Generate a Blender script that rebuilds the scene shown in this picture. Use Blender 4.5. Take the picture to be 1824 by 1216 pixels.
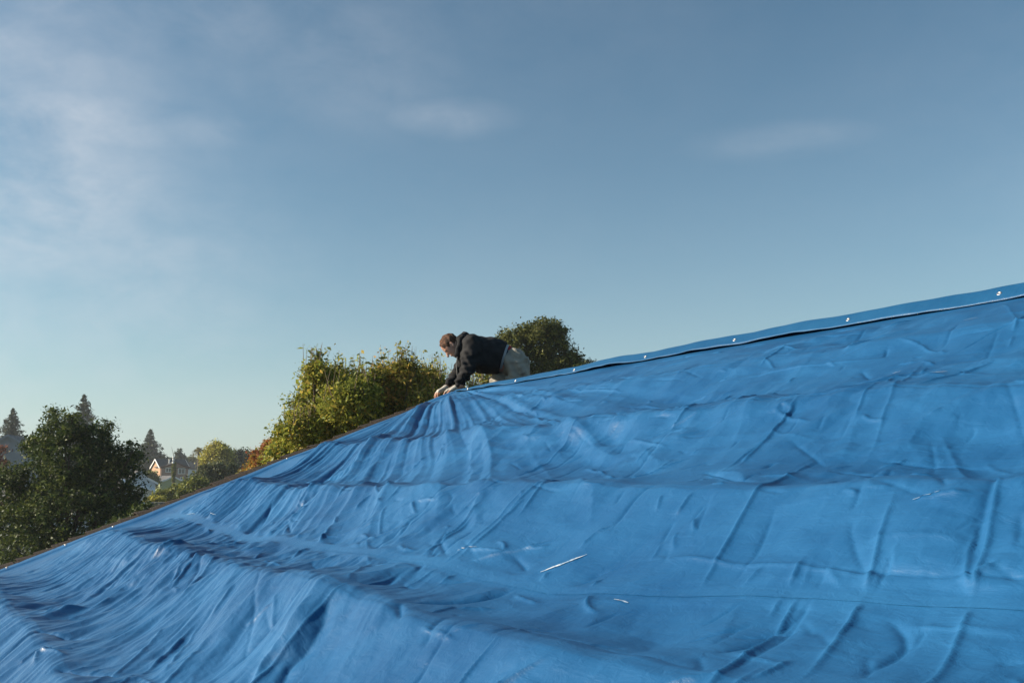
import bpy, math, random
import numpy as np
from mathutils import Matrix, Vector

for _o in list(bpy.data.objects):
    bpy.data.objects.remove(_o)
scene = bpy.context.scene
COL = scene.collection
R = math.radians

# ------------------------------------------------------------------ camera, sky, sun, exposure
ZC = 3.9                                   # eye height above the ground
PITCH = math.atan(260.0 / 1773.0)
cam_data = bpy.data.cameras.new('camera')
cam_data.lens = 35.0
cam_data.sensor_width = 36.0 * 1824.0 / 1824.0
cam_data.lens = 36.0 * 1773.0 / 1824.0
cam_data.clip_start = 0.05
cam_data.clip_end = 8000.0
camera = bpy.data.objects.new('camera', cam_data)
camera.location = (0, 0, ZC)
camera.rotation_euler = (math.pi / 2 + PITCH, 0, 0)
COL.objects.link(camera)
scene.camera = camera

SUN_AZ, SUN_EL = R(-92.0), R(21.0)         # azimuth clockwise from the view direction
SUN_DIR = (math.sin(SUN_AZ) * math.cos(SUN_EL), math.cos(SUN_AZ) * math.cos(SUN_EL), math.sin(SUN_EL))
sun_data = bpy.data.lights.new('sun', 'SUN')
sun_data.energy = 5.0
sun_data.angle = R(0.55)
sun_data.color = (1.0, 0.87, 0.70)
sun = bpy.data.objects.new('sun', sun_data)
sun.rotation_euler = (math.pi / 2 - SUN_EL, 0, math.pi - SUN_AZ)
COL.objects.link(sun)

world = bpy.data.worlds.new('World')
scene.world = world
world.use_nodes = True
wn, wl = world.node_tree.nodes, world.node_tree.links
wn.clear()


def wnode(kind, **kw):
    n = wn.new(kind)
    for k, v in kw.items():
        setattr(n, k, v)
    return n


w_out = wnode('ShaderNodeOutputWorld')
w_bg = wnode('ShaderNodeBackground')
w_bg.inputs['Strength'].default_value = 0.068
w_sky = wnode('ShaderNodeTexSky', sky_type='NISHITA', sun_disc=False)
w_sky.sun_elevation = SUN_EL
w_sky.sun_rotation = SUN_AZ
w_sky.altitude = 0.0
w_sky.air_density = 1.0
w_sky.dust_density = 0.3
w_sky.ozone_density = 3.0
w_tc = wnode('ShaderNodeTexCoord')


def wmath(op, a, b=None, clamp=False):
    n = wnode('ShaderNodeMath', operation=op, use_clamp=clamp)
    for i, v in enumerate((a, b)):
        if v is None:
            continue
        if hasattr(v, 'is_output'):
            wl.new(v, n.inputs[i])
        else:
            n.inputs[i].default_value = v
    return n.outputs[0]


def cloud_dir(px, py):
    x, y = (px - 912.0) / 1773.0, -(py - 608.0) / 1773.0
    c, s = math.cos(PITCH), math.sin(PITCH)
    v = np.array([x, c - y * s, s + y * c])
    return v / np.linalg.norm(v)


def w_noise(scale, detail, rough, stretch, distortion=0.0, off=(0, 0, 0)):
    m = wnode('ShaderNodeMapping')
    m.inputs['Scale'].default_value = stretch
    m.inputs['Location'].default_value = off
    wl.new(w_tc.outputs['Generated'], m.inputs['Vector'])
    n = wnode('ShaderNodeTexNoise')
    n.inputs['Scale'].default_value = scale
    n.inputs['Detail'].default_value = detail
    n.inputs['Roughness'].default_value = rough
    n.inputs['Distortion'].default_value = distortion
    wl.new(m.outputs[0], n.inputs['Vector'])
    return n.outputs['Fac']


# thin cloud: banks of cirrus over the whole sky, thicker towards the sun's side
puff = w_noise(7.0, 8, 0.55, (1, 1, 1.7), 0.15)
wisp = w_noise(16.0, 12, 0.66, (1.0, 1.0, 1.8), 0.4, (3, 1, 7))
BANKS = [  # bearing seen from here, reach sideways and upwards, weight
    ((30, 340), 0.13, 0.10, 0.85), ((110, 215), 0.10, 0.035, 0.75), ((330, 228), 0.06, 0.022, 0.40), ((230, 480), 0.14, 0.09, 0.5), ((600, 100), 0.12, 0.07, 0.26), ((330, 30), 0.16, 0.05, 0.30),
    ((790, 208), 0.062, 0.017, 0.34), ((1400, 250), 0.070, 0.014, 0.26), ((270, 605), 0.13, 0.030, 0.36), ((120, 690), 0.20, 0.10, 0.30),
    ((-300, 150), 0.25, 0.2, 0.7), ((-700, 500), 0.4, 0.2, 0.6), ((-200, -300), 0.3, 0.3, 0.5), ((700, -700), 0.3, 0.3, 0.35), ((2900, 300), 0.3, 0.1, 0.25),
    ((-2500, 300), 0.7, 0.2, 0.5), ((4200, -300), 0.5, 0.2, 0.3)]
total = None
for (c, reach, rise, wt) in BANKS:
    d = cloud_dir(*c)
    sub = wnode('ShaderNodeVectorMath', operation='SUBTRACT')
    wl.new(w_tc.outputs['Generated'], sub.inputs[0])
    sub.inputs[1].default_value = tuple(d)
    scl = wnode('ShaderNodeVectorMath', operation='MULTIPLY')
    wl.new(sub.outputs['Vector'], scl.inputs[0])
    scl.inputs[1].default_value = (1 / reach, 1 / reach, 1 / rise)
    lng = wnode('ShaderNodeVectorMath', operation='LENGTH')
    wl.new(scl.outputs['Vector'], lng.inputs[0])
    q = lng.outputs['Value']
    q = wmath('MULTIPLY', q, q)
    q = wmath('MULTIPLY', q, -1.0)
    q = wmath('EXPONENT', q)
    q = wmath('MULTIPLY', q, wt)
    total = q if total is None else wmath('MAXIMUM', total, q)
thick = wmath('ADD', wmath('MULTIPLY', puff, 0.66), wmath('MULTIPLY', wisp, 0.34))
thick = wmath('MULTIPLY', wmath('SUBTRACT', thick, 0.33), 2.6, True)
cloud = wmath('MULTIPLY', total, thick, True)
w_mix = wnode('ShaderNodeMix', data_type='RGBA')
w_tint = wnode('ShaderNodeMix', data_type='RGBA', blend_type='MIX')
wl.new(cloud, w_mix.inputs['Factor'])
w_tint.blend_type = 'MULTIPLY'
w_tint.inputs['Factor'].default_value = 1.0
w_tint.inputs['B'].default_value = (0.94, 1.12, 0.97, 1)
w_sc = wnode('ShaderNodeVectorMath', operation='SCALE')
w_sc.inputs['Scale'].default_value = 0.25
wl.new(w_sky.outputs[0], w_sc.inputs[0])
w_gm = wnode('ShaderNodeGamma')
w_gm.inputs['Gamma'].default_value = 1.12
wl.new(w_sc.outputs[0], w_gm.inputs['Color'])
w_sc2 = wnode('ShaderNodeVectorMath', operation='SCALE')
w_sc2.inputs['Scale'].default_value = 4.0
wl.new(w_gm.outputs[0], w_sc2.inputs[0])
wl.new(w_sc2.outputs[0], w_tint.inputs['A'])
# pale haze lying along the whole horizon
w_sep = wnode('ShaderNodeSeparateXYZ')
wl.new(w_tc.outputs['Generated'], w_sep.inputs[0])
low = wmath('EXPONENT', wmath('MULTIPLY', wmath('MAXIMUM', w_sep.outputs['Z'], 0.0), -1.0 / 0.15))
low = wmath('MULTIPLY', low, 0.75)
w_haze = wnode('ShaderNodeMix', data_type='RGBA')
wl.new(low, w_haze.inputs['Factor'])
wl.new(w_tint.outputs['Result'], w_haze.inputs['A'])
w_haze.inputs['B'].default_value = (4.5, 4.85, 5.3, 1)
wl.new(w_haze.outputs['Result'], w_mix.inputs['A'])
w_mix.inputs['B'].default_value = (6.0, 6.3, 6.8, 1)
wl.new(w_mix.outputs['Result'], w_bg.inputs['Color'])
wl.new(w_bg.outputs[0], w_out.inputs['Surface'])

scene.view_settings.view_transform = 'Standard'
scene.view_settings.look = 'None'
scene.view_settings.exposure = 0.82
scene.view_settings.gamma = 1.0
scene.view_settings.use_curve_mapping = False
scene.render.engine = 'CYCLES'
scene.cycles.max_bounces = 8
scene.cycles.volume_bounces = 1

# ------------------------------------------------------------------ helpers
rng = np.random.default_rng(7)
random.seed(7)


def ray(px, py):
    return cloud_dir(px, py)


def at(px, py, y):
    """world point at forward distance y along the bearing of a photograph pixel"""
    d = ray(px, py)
    return np.array([0, 0, ZC]) + d * (y / d[1])


def ppm(y):
    """metres per photograph pixel at forward distance y"""
    return y / 1773.0 * 1.0


def np_mesh(name, V, F, smooth=False):
    V = np.asarray(V, np.float32)
    F = np.asarray(F, np.int32)
    me = bpy.data.meshes.new(name)
    n, k = F.shape
    me.vertices.add(len(V))
    me.vertices.foreach_set('co', V.ravel())
    me.loops.add(n * k)
    me.loops.foreach_set('vertex_index', F.ravel())
    me.polygons.add(n)
    me.polygons.foreach_set('loop_start', np.arange(n, dtype=np.int32) * k)
    me.polygons.foreach_set('loop_total', np.full(n, k, np.int32))
    if smooth:
        me.polygons.foreach_set('use_smooth', np.ones(n, bool))
    me.update(calc_edges=True)
    me.validate()
    return me


def link(name, me, mat=None, parent=None):
    o = bpy.data.objects.new(name, me)
    COL.objects.link(o)
    if mat is not None:
        me.materials.append(mat)
    if parent is not None:
        o.parent = parent
        o.matrix_parent_inverse.identity()
        q, off = parent, Vector((0, 0, 0))
        while q is not None:
            off += q.location
            q = q.parent
        o.location = -off
    return o


def thing(name, label, cat, loc=(0, 0, 0), rz=0.0, group=None):
    o = bpy.data.objects.new(name, None)
    o.empty_display_size = 0.2
    o.location = [float(v) for v in loc]
    o.rotation_euler = (0, 0, rz)
    o['label'] = label
    o['category'] = cat
    if group:
        o['group'] = group
    COL.objects.link(o)
    return o


class MB:
    """collects polygons, then links them as one mesh"""

    def __init__(self):
        self.v, self.f = [], []

    def poly(self, pts):
        b = len(self.v)
        self.v += [tuple(float(c) for c in p) for p in pts]
        self.f.append(tuple(range(b, b + len(pts))))

    def box(self, a, b):
        (x0, y0, z0), (x1, y1, z1) = a, b
        c = [(x0, y0, z0), (x1, y0, z0), (x1, y1, z0), (x0, y1, z0), (x0, y0, z1), (x1, y0, z1), (x1, y1, z1), (x0, y1, z1)]
        s = len(self.v)
        self.v += c
        self.f += [tuple(s + i for i in q) for q in ((0, 3, 2, 1), (4, 5, 6, 7), (0, 1, 5, 4), (1, 2, 6, 5), (2, 3, 7, 6), (3, 0, 4, 7))]

    def slab(self, pts, d):
        """closed slab: polygon pts swept by the vector d"""
        n = len(pts)
        s = len(self.v)
        self.v += [tuple(float(c) for c in p) for p in pts]
        self.v += [tuple(float(c) + e for c, e in zip(p, d)) for p in pts]
        self.f.append(tuple(s + i for i in range(n))[::-1])
        self.f.append(tuple(s + n + i for i in range(n)))
        for i in range(n):
            j = (i + 1) % n
            self.f.append((s + i, s + j, s + n + j, s + n + i))

    def tube(self, pts, rad, sides=6, cap=True):
        pts = [np.array(p, float) for p in pts]
        s0 = len(self.v)
        for i, p in enumerate(pts):
            a = pts[max(i - 1, 0)]
            b = pts[min(i + 1, len(pts) - 1)]
            d = b - a
            d /= (np.linalg.norm(d) + 1e-9)
            u = np.cross(d, (0.3, 0.9, 0.2) if abs(d[2]) > 0.9 else (0, 0, 1))
            u /= (np.linalg.norm(u) + 1e-9)
            w = np.cross(d, u)
            r = rad[i] if hasattr(rad, '__len__') else rad
            for k in range(sides):
                q = 2 * math.pi * k / sides
                self.v.append(tuple(p + r * (math.cos(q) * u + math.sin(q) * w)))
        for i in range(len(pts) - 1):
            for k in range(sides):
                k2 = (k + 1) % sides
                a, b = s0 + i * sides, s0 + (i + 1) * sides
                self.f.append((a + k, a + k2, b + k2, b + k))
        if cap:
            self.f.append(tuple(s0 + k for k in range(sides))[::-1])
            e = s0 + (len(pts) - 1) * sides
            self.f.append(tuple(e + k for k in range(sides)))

    def build(self, name, mat=None, parent=None, smooth=False):
        me = bpy.data.meshes.new(name)
        me.from_pydata(self.v, [], self.f)
        if smooth:
            me.polygons.foreach_set('use_smooth', np.ones(len(me.polygons), bool))
        me.update()
        return link(name, me, mat, parent)


# ---- gradient noise for shaping meshes
_perm = np.random.default_rng(3).permutation(4096)


def _grad2(ix, iy):
    h = _perm[(ix + _perm[iy & 4095]) & 4095]
    a = h * (2 * np.pi / 4096.0)
    return np.cos(a), np.sin(a)


def noise2(x, y):
    x = np.asarray(x, float)
    y = np.asarray(y, float)
    xi, yi = np.floor(x).astype(int), np.floor(y).astype(int)
    xf, yf = x - xi, y - yi
    u = xf * xf * xf * (xf * (xf * 6 - 15) + 10)
    v = yf * yf * yf * (yf * (yf * 6 - 15) + 10)

    def g(dx, dy):
        gx, gy = _grad2((xi + dx) & 4095, (yi + dy) & 4095)
        return gx * (xf - dx) + gy * (yf - dy)
    a = g(0, 0) * (1 - u) + g(1, 0) * u
    b = g(0, 1) * (1 - u) + g(1, 1) * u
    return (a * (1 - v) + b * v) * 1.4


def fbm2(x, y, oct=4, gain=0.5):
    s, a = 0, 1.0
    for i in range(oct):
        s = s + a * noise2(x * 2 ** i + 17.3 * i, y * 2 ** i - 9.1 * i)
        a *= gain
    return s


def facet(x, y, seed=0):
    """crumpled-sheet noise: flat triangular facets meeting in sharp creases"""
    x = np.asarray(x, float) + 0.28 * noise2(np.asarray(x) * 0.9 + seed, np.asarray(y) * 0.9)
    y = np.asarray(y, float) + 0.28 * noise2(np.asarray(x) * 0.9, np.asarray(y) * 0.9 + seed + 31)
    k = (x + y) * 0.36602540378
    a, b = x + k, y + k
    i, j = np.floor(a).astype(int), np.floor(b).astype(int)
    u, v = a - i, b - j

    def val(ii, jj):
        return _perm[(ii + seed * 7 + _perm[jj & 4095]) & 4095] / 2048.0 - 1.0
    v00, v10, v01, v11 = val(i, j), val(i + 1, j), val(i, j + 1), val(i + 1, j + 1)
    return np.where(u > v, v00 + u * (v10 - v00) + v * (v11 - v10), v00 + v * (v01 - v00) + u * (v11 - v01))


def sstep(a, b, x):
    t = np.clip((x - a) / (b - a), 0, 1)
    return t * t * (3 - 2 * t)


# ------------------------------------------------------------------ materials
def new_mat(name):
    m = bpy.data.materials.new(name)
    m.use_nodes = True
    nt = m.node_tree
    return m, nt.nodes, nt.links, nt.nodes['Principled BSDF']


def noisy_mat(name, c1, c2, scale=4.0, rough=0.8, bump=0.0, bscale=40.0, stretch=(1, 1, 1), spec=0.3):
    m, n, l, b = new_mat(name)
    tc = n.new('ShaderNodeTexCoord')
    mp = n.new('ShaderNodeMapping')
    mp.inputs['Scale'].default_value = stretch
    l.new(tc.outputs['Object'], mp.inputs['Vector'])
    t = n.new('ShaderNodeTexNoise')
    t.inputs['Scale'].default_value = scale
    t.inputs['Detail'].default_value = 6
    l.new(mp.outputs[0], t.inputs['Vector'])
    r = n.new('ShaderNodeValToRGB')
    r.color_ramp.elements[0].position = 0.3
    r.color_ramp.elements[1].position = 0.72
    r.color_ramp.elements[0].color = (*c1, 1)
    r.color_ramp.elements[1].color = (*c2, 1)
    l.new(t.outputs['Fac'], r.inputs['Fac'])
    l.new(r.outputs[0], b.inputs['Base Color'])
    b.inputs['Roughness'].default_value = rough
    b.inputs['Specular IOR Level'].default_value = spec
    if bump:
        t2 = n.new('ShaderNodeTexNoise')
        t2.inputs['Scale'].default_value = bscale
        t2.inputs['Detail'].default_value = 5
        l.new(mp.outputs[0], t2.inputs['Vector'])
        bp = n.new('ShaderNodeBump')
        bp.inputs['Strength'].default_value = bump
        bp.inputs['Distance'].default_value = 0.02
        l.new(t2.outputs['Fac'], bp.inputs['Height'])
        l.new(bp.outputs[0], b.inputs['Normal'])
    return m


def leaf_mat(name, cols, trans=0.3, rough=0.55, patch=1.3):
    """cols: list of (position, colour); each leaf takes one of them"""
    m, n, l, b = new_mat(name)
    g = n.new('ShaderNodeNewGeometry')
    r = n.new('ShaderNodeValToRGB')
    cr = r.color_ramp
    while len(cr.elements) < len(cols):
        cr.elements.new(0.5)
    for e, (p, c) in zip(cr.elements, cols):
        e.position = p
        e.color = (*c, 1)
    tcn = n.new('ShaderNodeTexCoord')
    nzn = n.new('ShaderNodeTexNoise')
    nzn.inputs['Scale'].default_value = patch
    nzn.inputs['Detail'].default_value = 2
    l.new(tcn.outputs['Object'], nzn.inputs['Vector'])
    mr = n.new('ShaderNodeMath')
    mr.operation = 'MULTIPLY_ADD'
    mr.inputs[1].default_value = 1.0
    mr.inputs[2].default_value = -0.5
    l.new(nzn.outputs['Fac'], mr.inputs[0])
    sm = n.new('ShaderNodeMath')
    sm.operation = 'ADD'
    sm.use_clamp = True
    l.new(g.outputs['Random Per Island'], sm.inputs[0])
    l.new(mr.outputs[0], sm.inputs[1])
    l.new(sm.outputs[0], r.inputs['Fac'])
    l.new(r.outputs[0], b.inputs['Base Color'])
    b.inputs['Roughness'].default_value = rough
    b.inputs['Specular IOR Level'].default_value = 0.25
    tr = n.new('ShaderNodeBsdfTranslucent')
    l.new(r.outputs[0], tr.inputs['Color'])
    mx = n.new('ShaderNodeMixShader')
    mx.inputs['Fac'].default_value = trans
    l.new(b.outputs[0], mx.inputs[1])
    l.new(tr.outputs[0], mx.inputs[2])
    l.new(mx.outputs[0], n['Material Output'].inputs['Surface'])
    return m


def plain(name, c, rough=0.6, spec=0.4, metal=0.0):
    m, n, l, b = new_mat(name)
    b.inputs['Base Color'].default_value = (*c, 1)
    b.inputs['Roughness'].default_value = rough
    b.inputs['Specular IOR Level'].default_value = spec
    b.inputs['Metallic'].default_value = metal
    return m


def tarp_mat(name, c_deep, c_pale):
    m, n, l, b = new_mat(name)
    uv = n.new('ShaderNodeUVMap')

    def tex(scale, sx, sy, detail=5, rough=0.55, rot=0.0, dist=0.0):
        mp = n.new('ShaderNodeMapping')
        mp.inputs['Scale'].default_value = (sx, sy, 1)
        mp.inputs['Rotation'].default_value = (0, 0, rot)
        l.new(uv.outputs[0], mp.inputs['Vector'])
        t = n.new('ShaderNodeTexNoise')
        t.inputs['Scale'].default_value = scale
        t.inputs['Detail'].default_value = detail
        t.inputs['Roughness'].default_value = rough
        t.inputs['Distortion'].default_value = dist
        l.new(mp.outputs[0], t.inputs['Vector'])
        return t.outputs['Fac']
    # colour: faded and scuffed in blotches and along the weave
    a = tex(1.1, 1, 1, 6, 0.6)
    s = tex(4.0, 1.0, 2.2, 6, 0.65)
    ad = n.new('ShaderNodeMath')
    ad.operation = 'MULTIPLY_ADD'
    ad.inputs[1].default_value = 0.45
    l.new(s, ad.inputs[0])
    l.new(a, ad.inputs[2])
    r = n.new('ShaderNodeValToRGB')
    r.color_ramp.elements[0].position = 0.45
    r.color_ramp.elements[1].position = 1.0
    r.color_ramp.elements[0].color = (*c_deep, 1)
    r.color_ramp.elements[1].color = (*c_pale, 1)
    l.new(ad.outputs[0], r.inputs['Fac'])
    l.new(r.outputs[0], b.inputs['Base Color'])
    # gloss
    rr = n.new('ShaderNodeMapRange')
    rr.inputs['From Min'].default_value = 0.3
    rr.inputs['From Max'].default_value = 0.8
    rr.inputs['To Min'].default_value = 0.42
    rr.inputs['To Max'].default_value = 0.56
    l.new(a, rr.inputs['Value'])
    l.new(rr.outputs[0], b.inputs['Roughness'])
    b.inputs['Specular IOR Level'].default_value = 0.30
    b.inputs['Coat Weight'].default_value = 0.09
    b.inputs['Coat Roughness'].default_value = 0.13
    # relief: crumple facets, creases along and across, weave
    vo = n.new('ShaderNodeTexVoronoi')
    vo.feature = 'DISTANCE_TO_EDGE'
    vo.inputs['Scale'].default_value = 5.0
    wv = n.new('ShaderNodeMixRGB')
    wv.inputs['Fac'].default_value = 0.12
    nz = n.new('ShaderNodeTexNoise')
    nz.inputs['Scale'].default_value = 3.0
    l.new(uv.outputs[0], nz.inputs['Vector'])
    l.new(uv.outputs[0], wv.inputs[1])
    l.new(nz.outputs['Color'], wv.inputs[2])
    l.new(wv.outputs[0], vo.inputs['Vector'])
    vm = n.new('ShaderNodeMath')
    vm.operation = 'MINIMUM'
    vm.inputs[1].default_value = 0.05
    l.new(vo.outputs['Distance'], vm.inputs[0])
    fine = tex(16.0, 1.0, 1.6, 8, 0.62, 0.5, 0.8)
    streak = tex(5.0, 0.8, 7.0, 6, 0.6, -0.15, 0.4)
    streak2 = tex(6.0, 7.0, 0.8, 6, 0.6, 0.55, 0.4)
    bp = None
    for (src, dist, stg) in ((vm.outputs[0], 0.05, 0.12), (streak, 0.010, 0.16), (streak2, 0.008, 0.20), (fine, 0.007, 0.5)):
        q = n.new('ShaderNodeBump')
        q.inputs['Strength'].default_value = stg
        q.inputs['Distance'].default_value = dist
        l.new(src, q.inputs['Height'])
        if bp is not None:
            l.new(bp.outputs[0], q.inputs['Normal'])
        bp = q
    l.new(bp.outputs[0], b.inputs['Normal'])
    l.new(bp.outputs[0], b.inputs['Coat Normal'])
    return m


M = {}
M['tarp'] = tarp_mat('tarp_blue', (0.0040, 0.059, 0.170), (0.020, 0.130, 0.300))
M['tarp_hem'] = tarp_mat('tarp_hem_blue', (0.004, 0.060, 0.160), (0.013, 0.10, 0.225))
M['seam'] = tarp_mat('tarp_seam_blue', (0.0055, 0.066, 0.185), (0.021, 0.132, 0.300))
M['glint'] = noisy_mat('tarp_glint_paint', (0.10, 0.24, 0.40), (0.66, 0.70, 0.76), 70.0, 0.4)  # crease highlights put into the colour
M['metal'] = plain('grommet_metal', (0.60, 0.58, 0.55), 0.42, 0.5, 0.9)
M['shingle'] = noisy_mat('shingle_brown', (0.012, 0.009, 0.007), (0.050, 0.034, 0.023), 30.0, 0.9, 0.5, 160.0)
M['deck'] = noisy_mat('roof_deck_wood', (0.10, 0.07, 0.045), (0.2, 0.14, 0.09), 6.0, 0.85, 0.2, 30, (1, 8, 1))
M['fascia'] = noisy_mat('rake_board_brown', (0.03, 0.02, 0.014), (0.07, 0.045, 0.03), 5.0, 0.75, 0.2, 30, (1, 1, 6))
M['stucco'] = noisy_mat('wall_stucco', (0.36, 0.33, 0.28), (0.44, 0.40, 0.34), 8.0, 0.9, 0.3, 90)
M['ground'] = noisy_mat('ground_dry_grass', (0.05, 0.06, 0.025), (0.14, 0.12, 0.06), 0.35, 0.95, 0.4, 6)
M['bark'] = noisy_mat('bark', (0.05, 0.037, 0.026), (0.12, 0.09, 0.065), 6.0, 0.9, 0.5, 25, (1, 1, 0.25))
M['twig'] = noisy_mat('twig_bark', (0.10, 0.075, 0.05), (0.19, 0.15, 0.10), 9.0, 0.85)

# ------------------------------------------------------------------ roof frame: t along the ridge, p down the near slope
AZ = R(-30.771)
DV = np.array([math.sin(AZ), math.cos(AZ), 0.0])
NV = np.array([-math.cos(AZ), math.sin(AZ), 0.0])
PERP, RIDGE, SLOPE = 4.526, ZC + 0.93, 0.395
UPN = (NV * SLOPE + np.array([0, 0, 1.0])) / math.sqrt(1 + SLOPE ** 2)      # normal of the near slope


def roof_pt(t, p, h=0.0):
    """point on the near slope (p > 0) or the far one (p < 0), h above it"""
    t, p, h = np.broadcast_arrays(np.asarray(t, float), np.asarray(p, float), np.asarray(h, float))
    P = t[..., None] * DV + (p - PERP)[..., None] * NV
    P = P + np.stack([np.zeros_like(p), np.zeros_like(p), RIDGE - SLOPE * np.abs(p)], -1)
    sg = np.sign(p)[..., None]
    up = np.where(sg >= 0, UPN, UPN * 1.0 + 0 * sg)
    upf = (-NV * SLOPE + np.array([0, 0, 1.0])) / math.sqrt(1 + SLOPE ** 2)
    up = np.where(sg >= 0, UPN, upf)
    return P + h[..., None] * up


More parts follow.
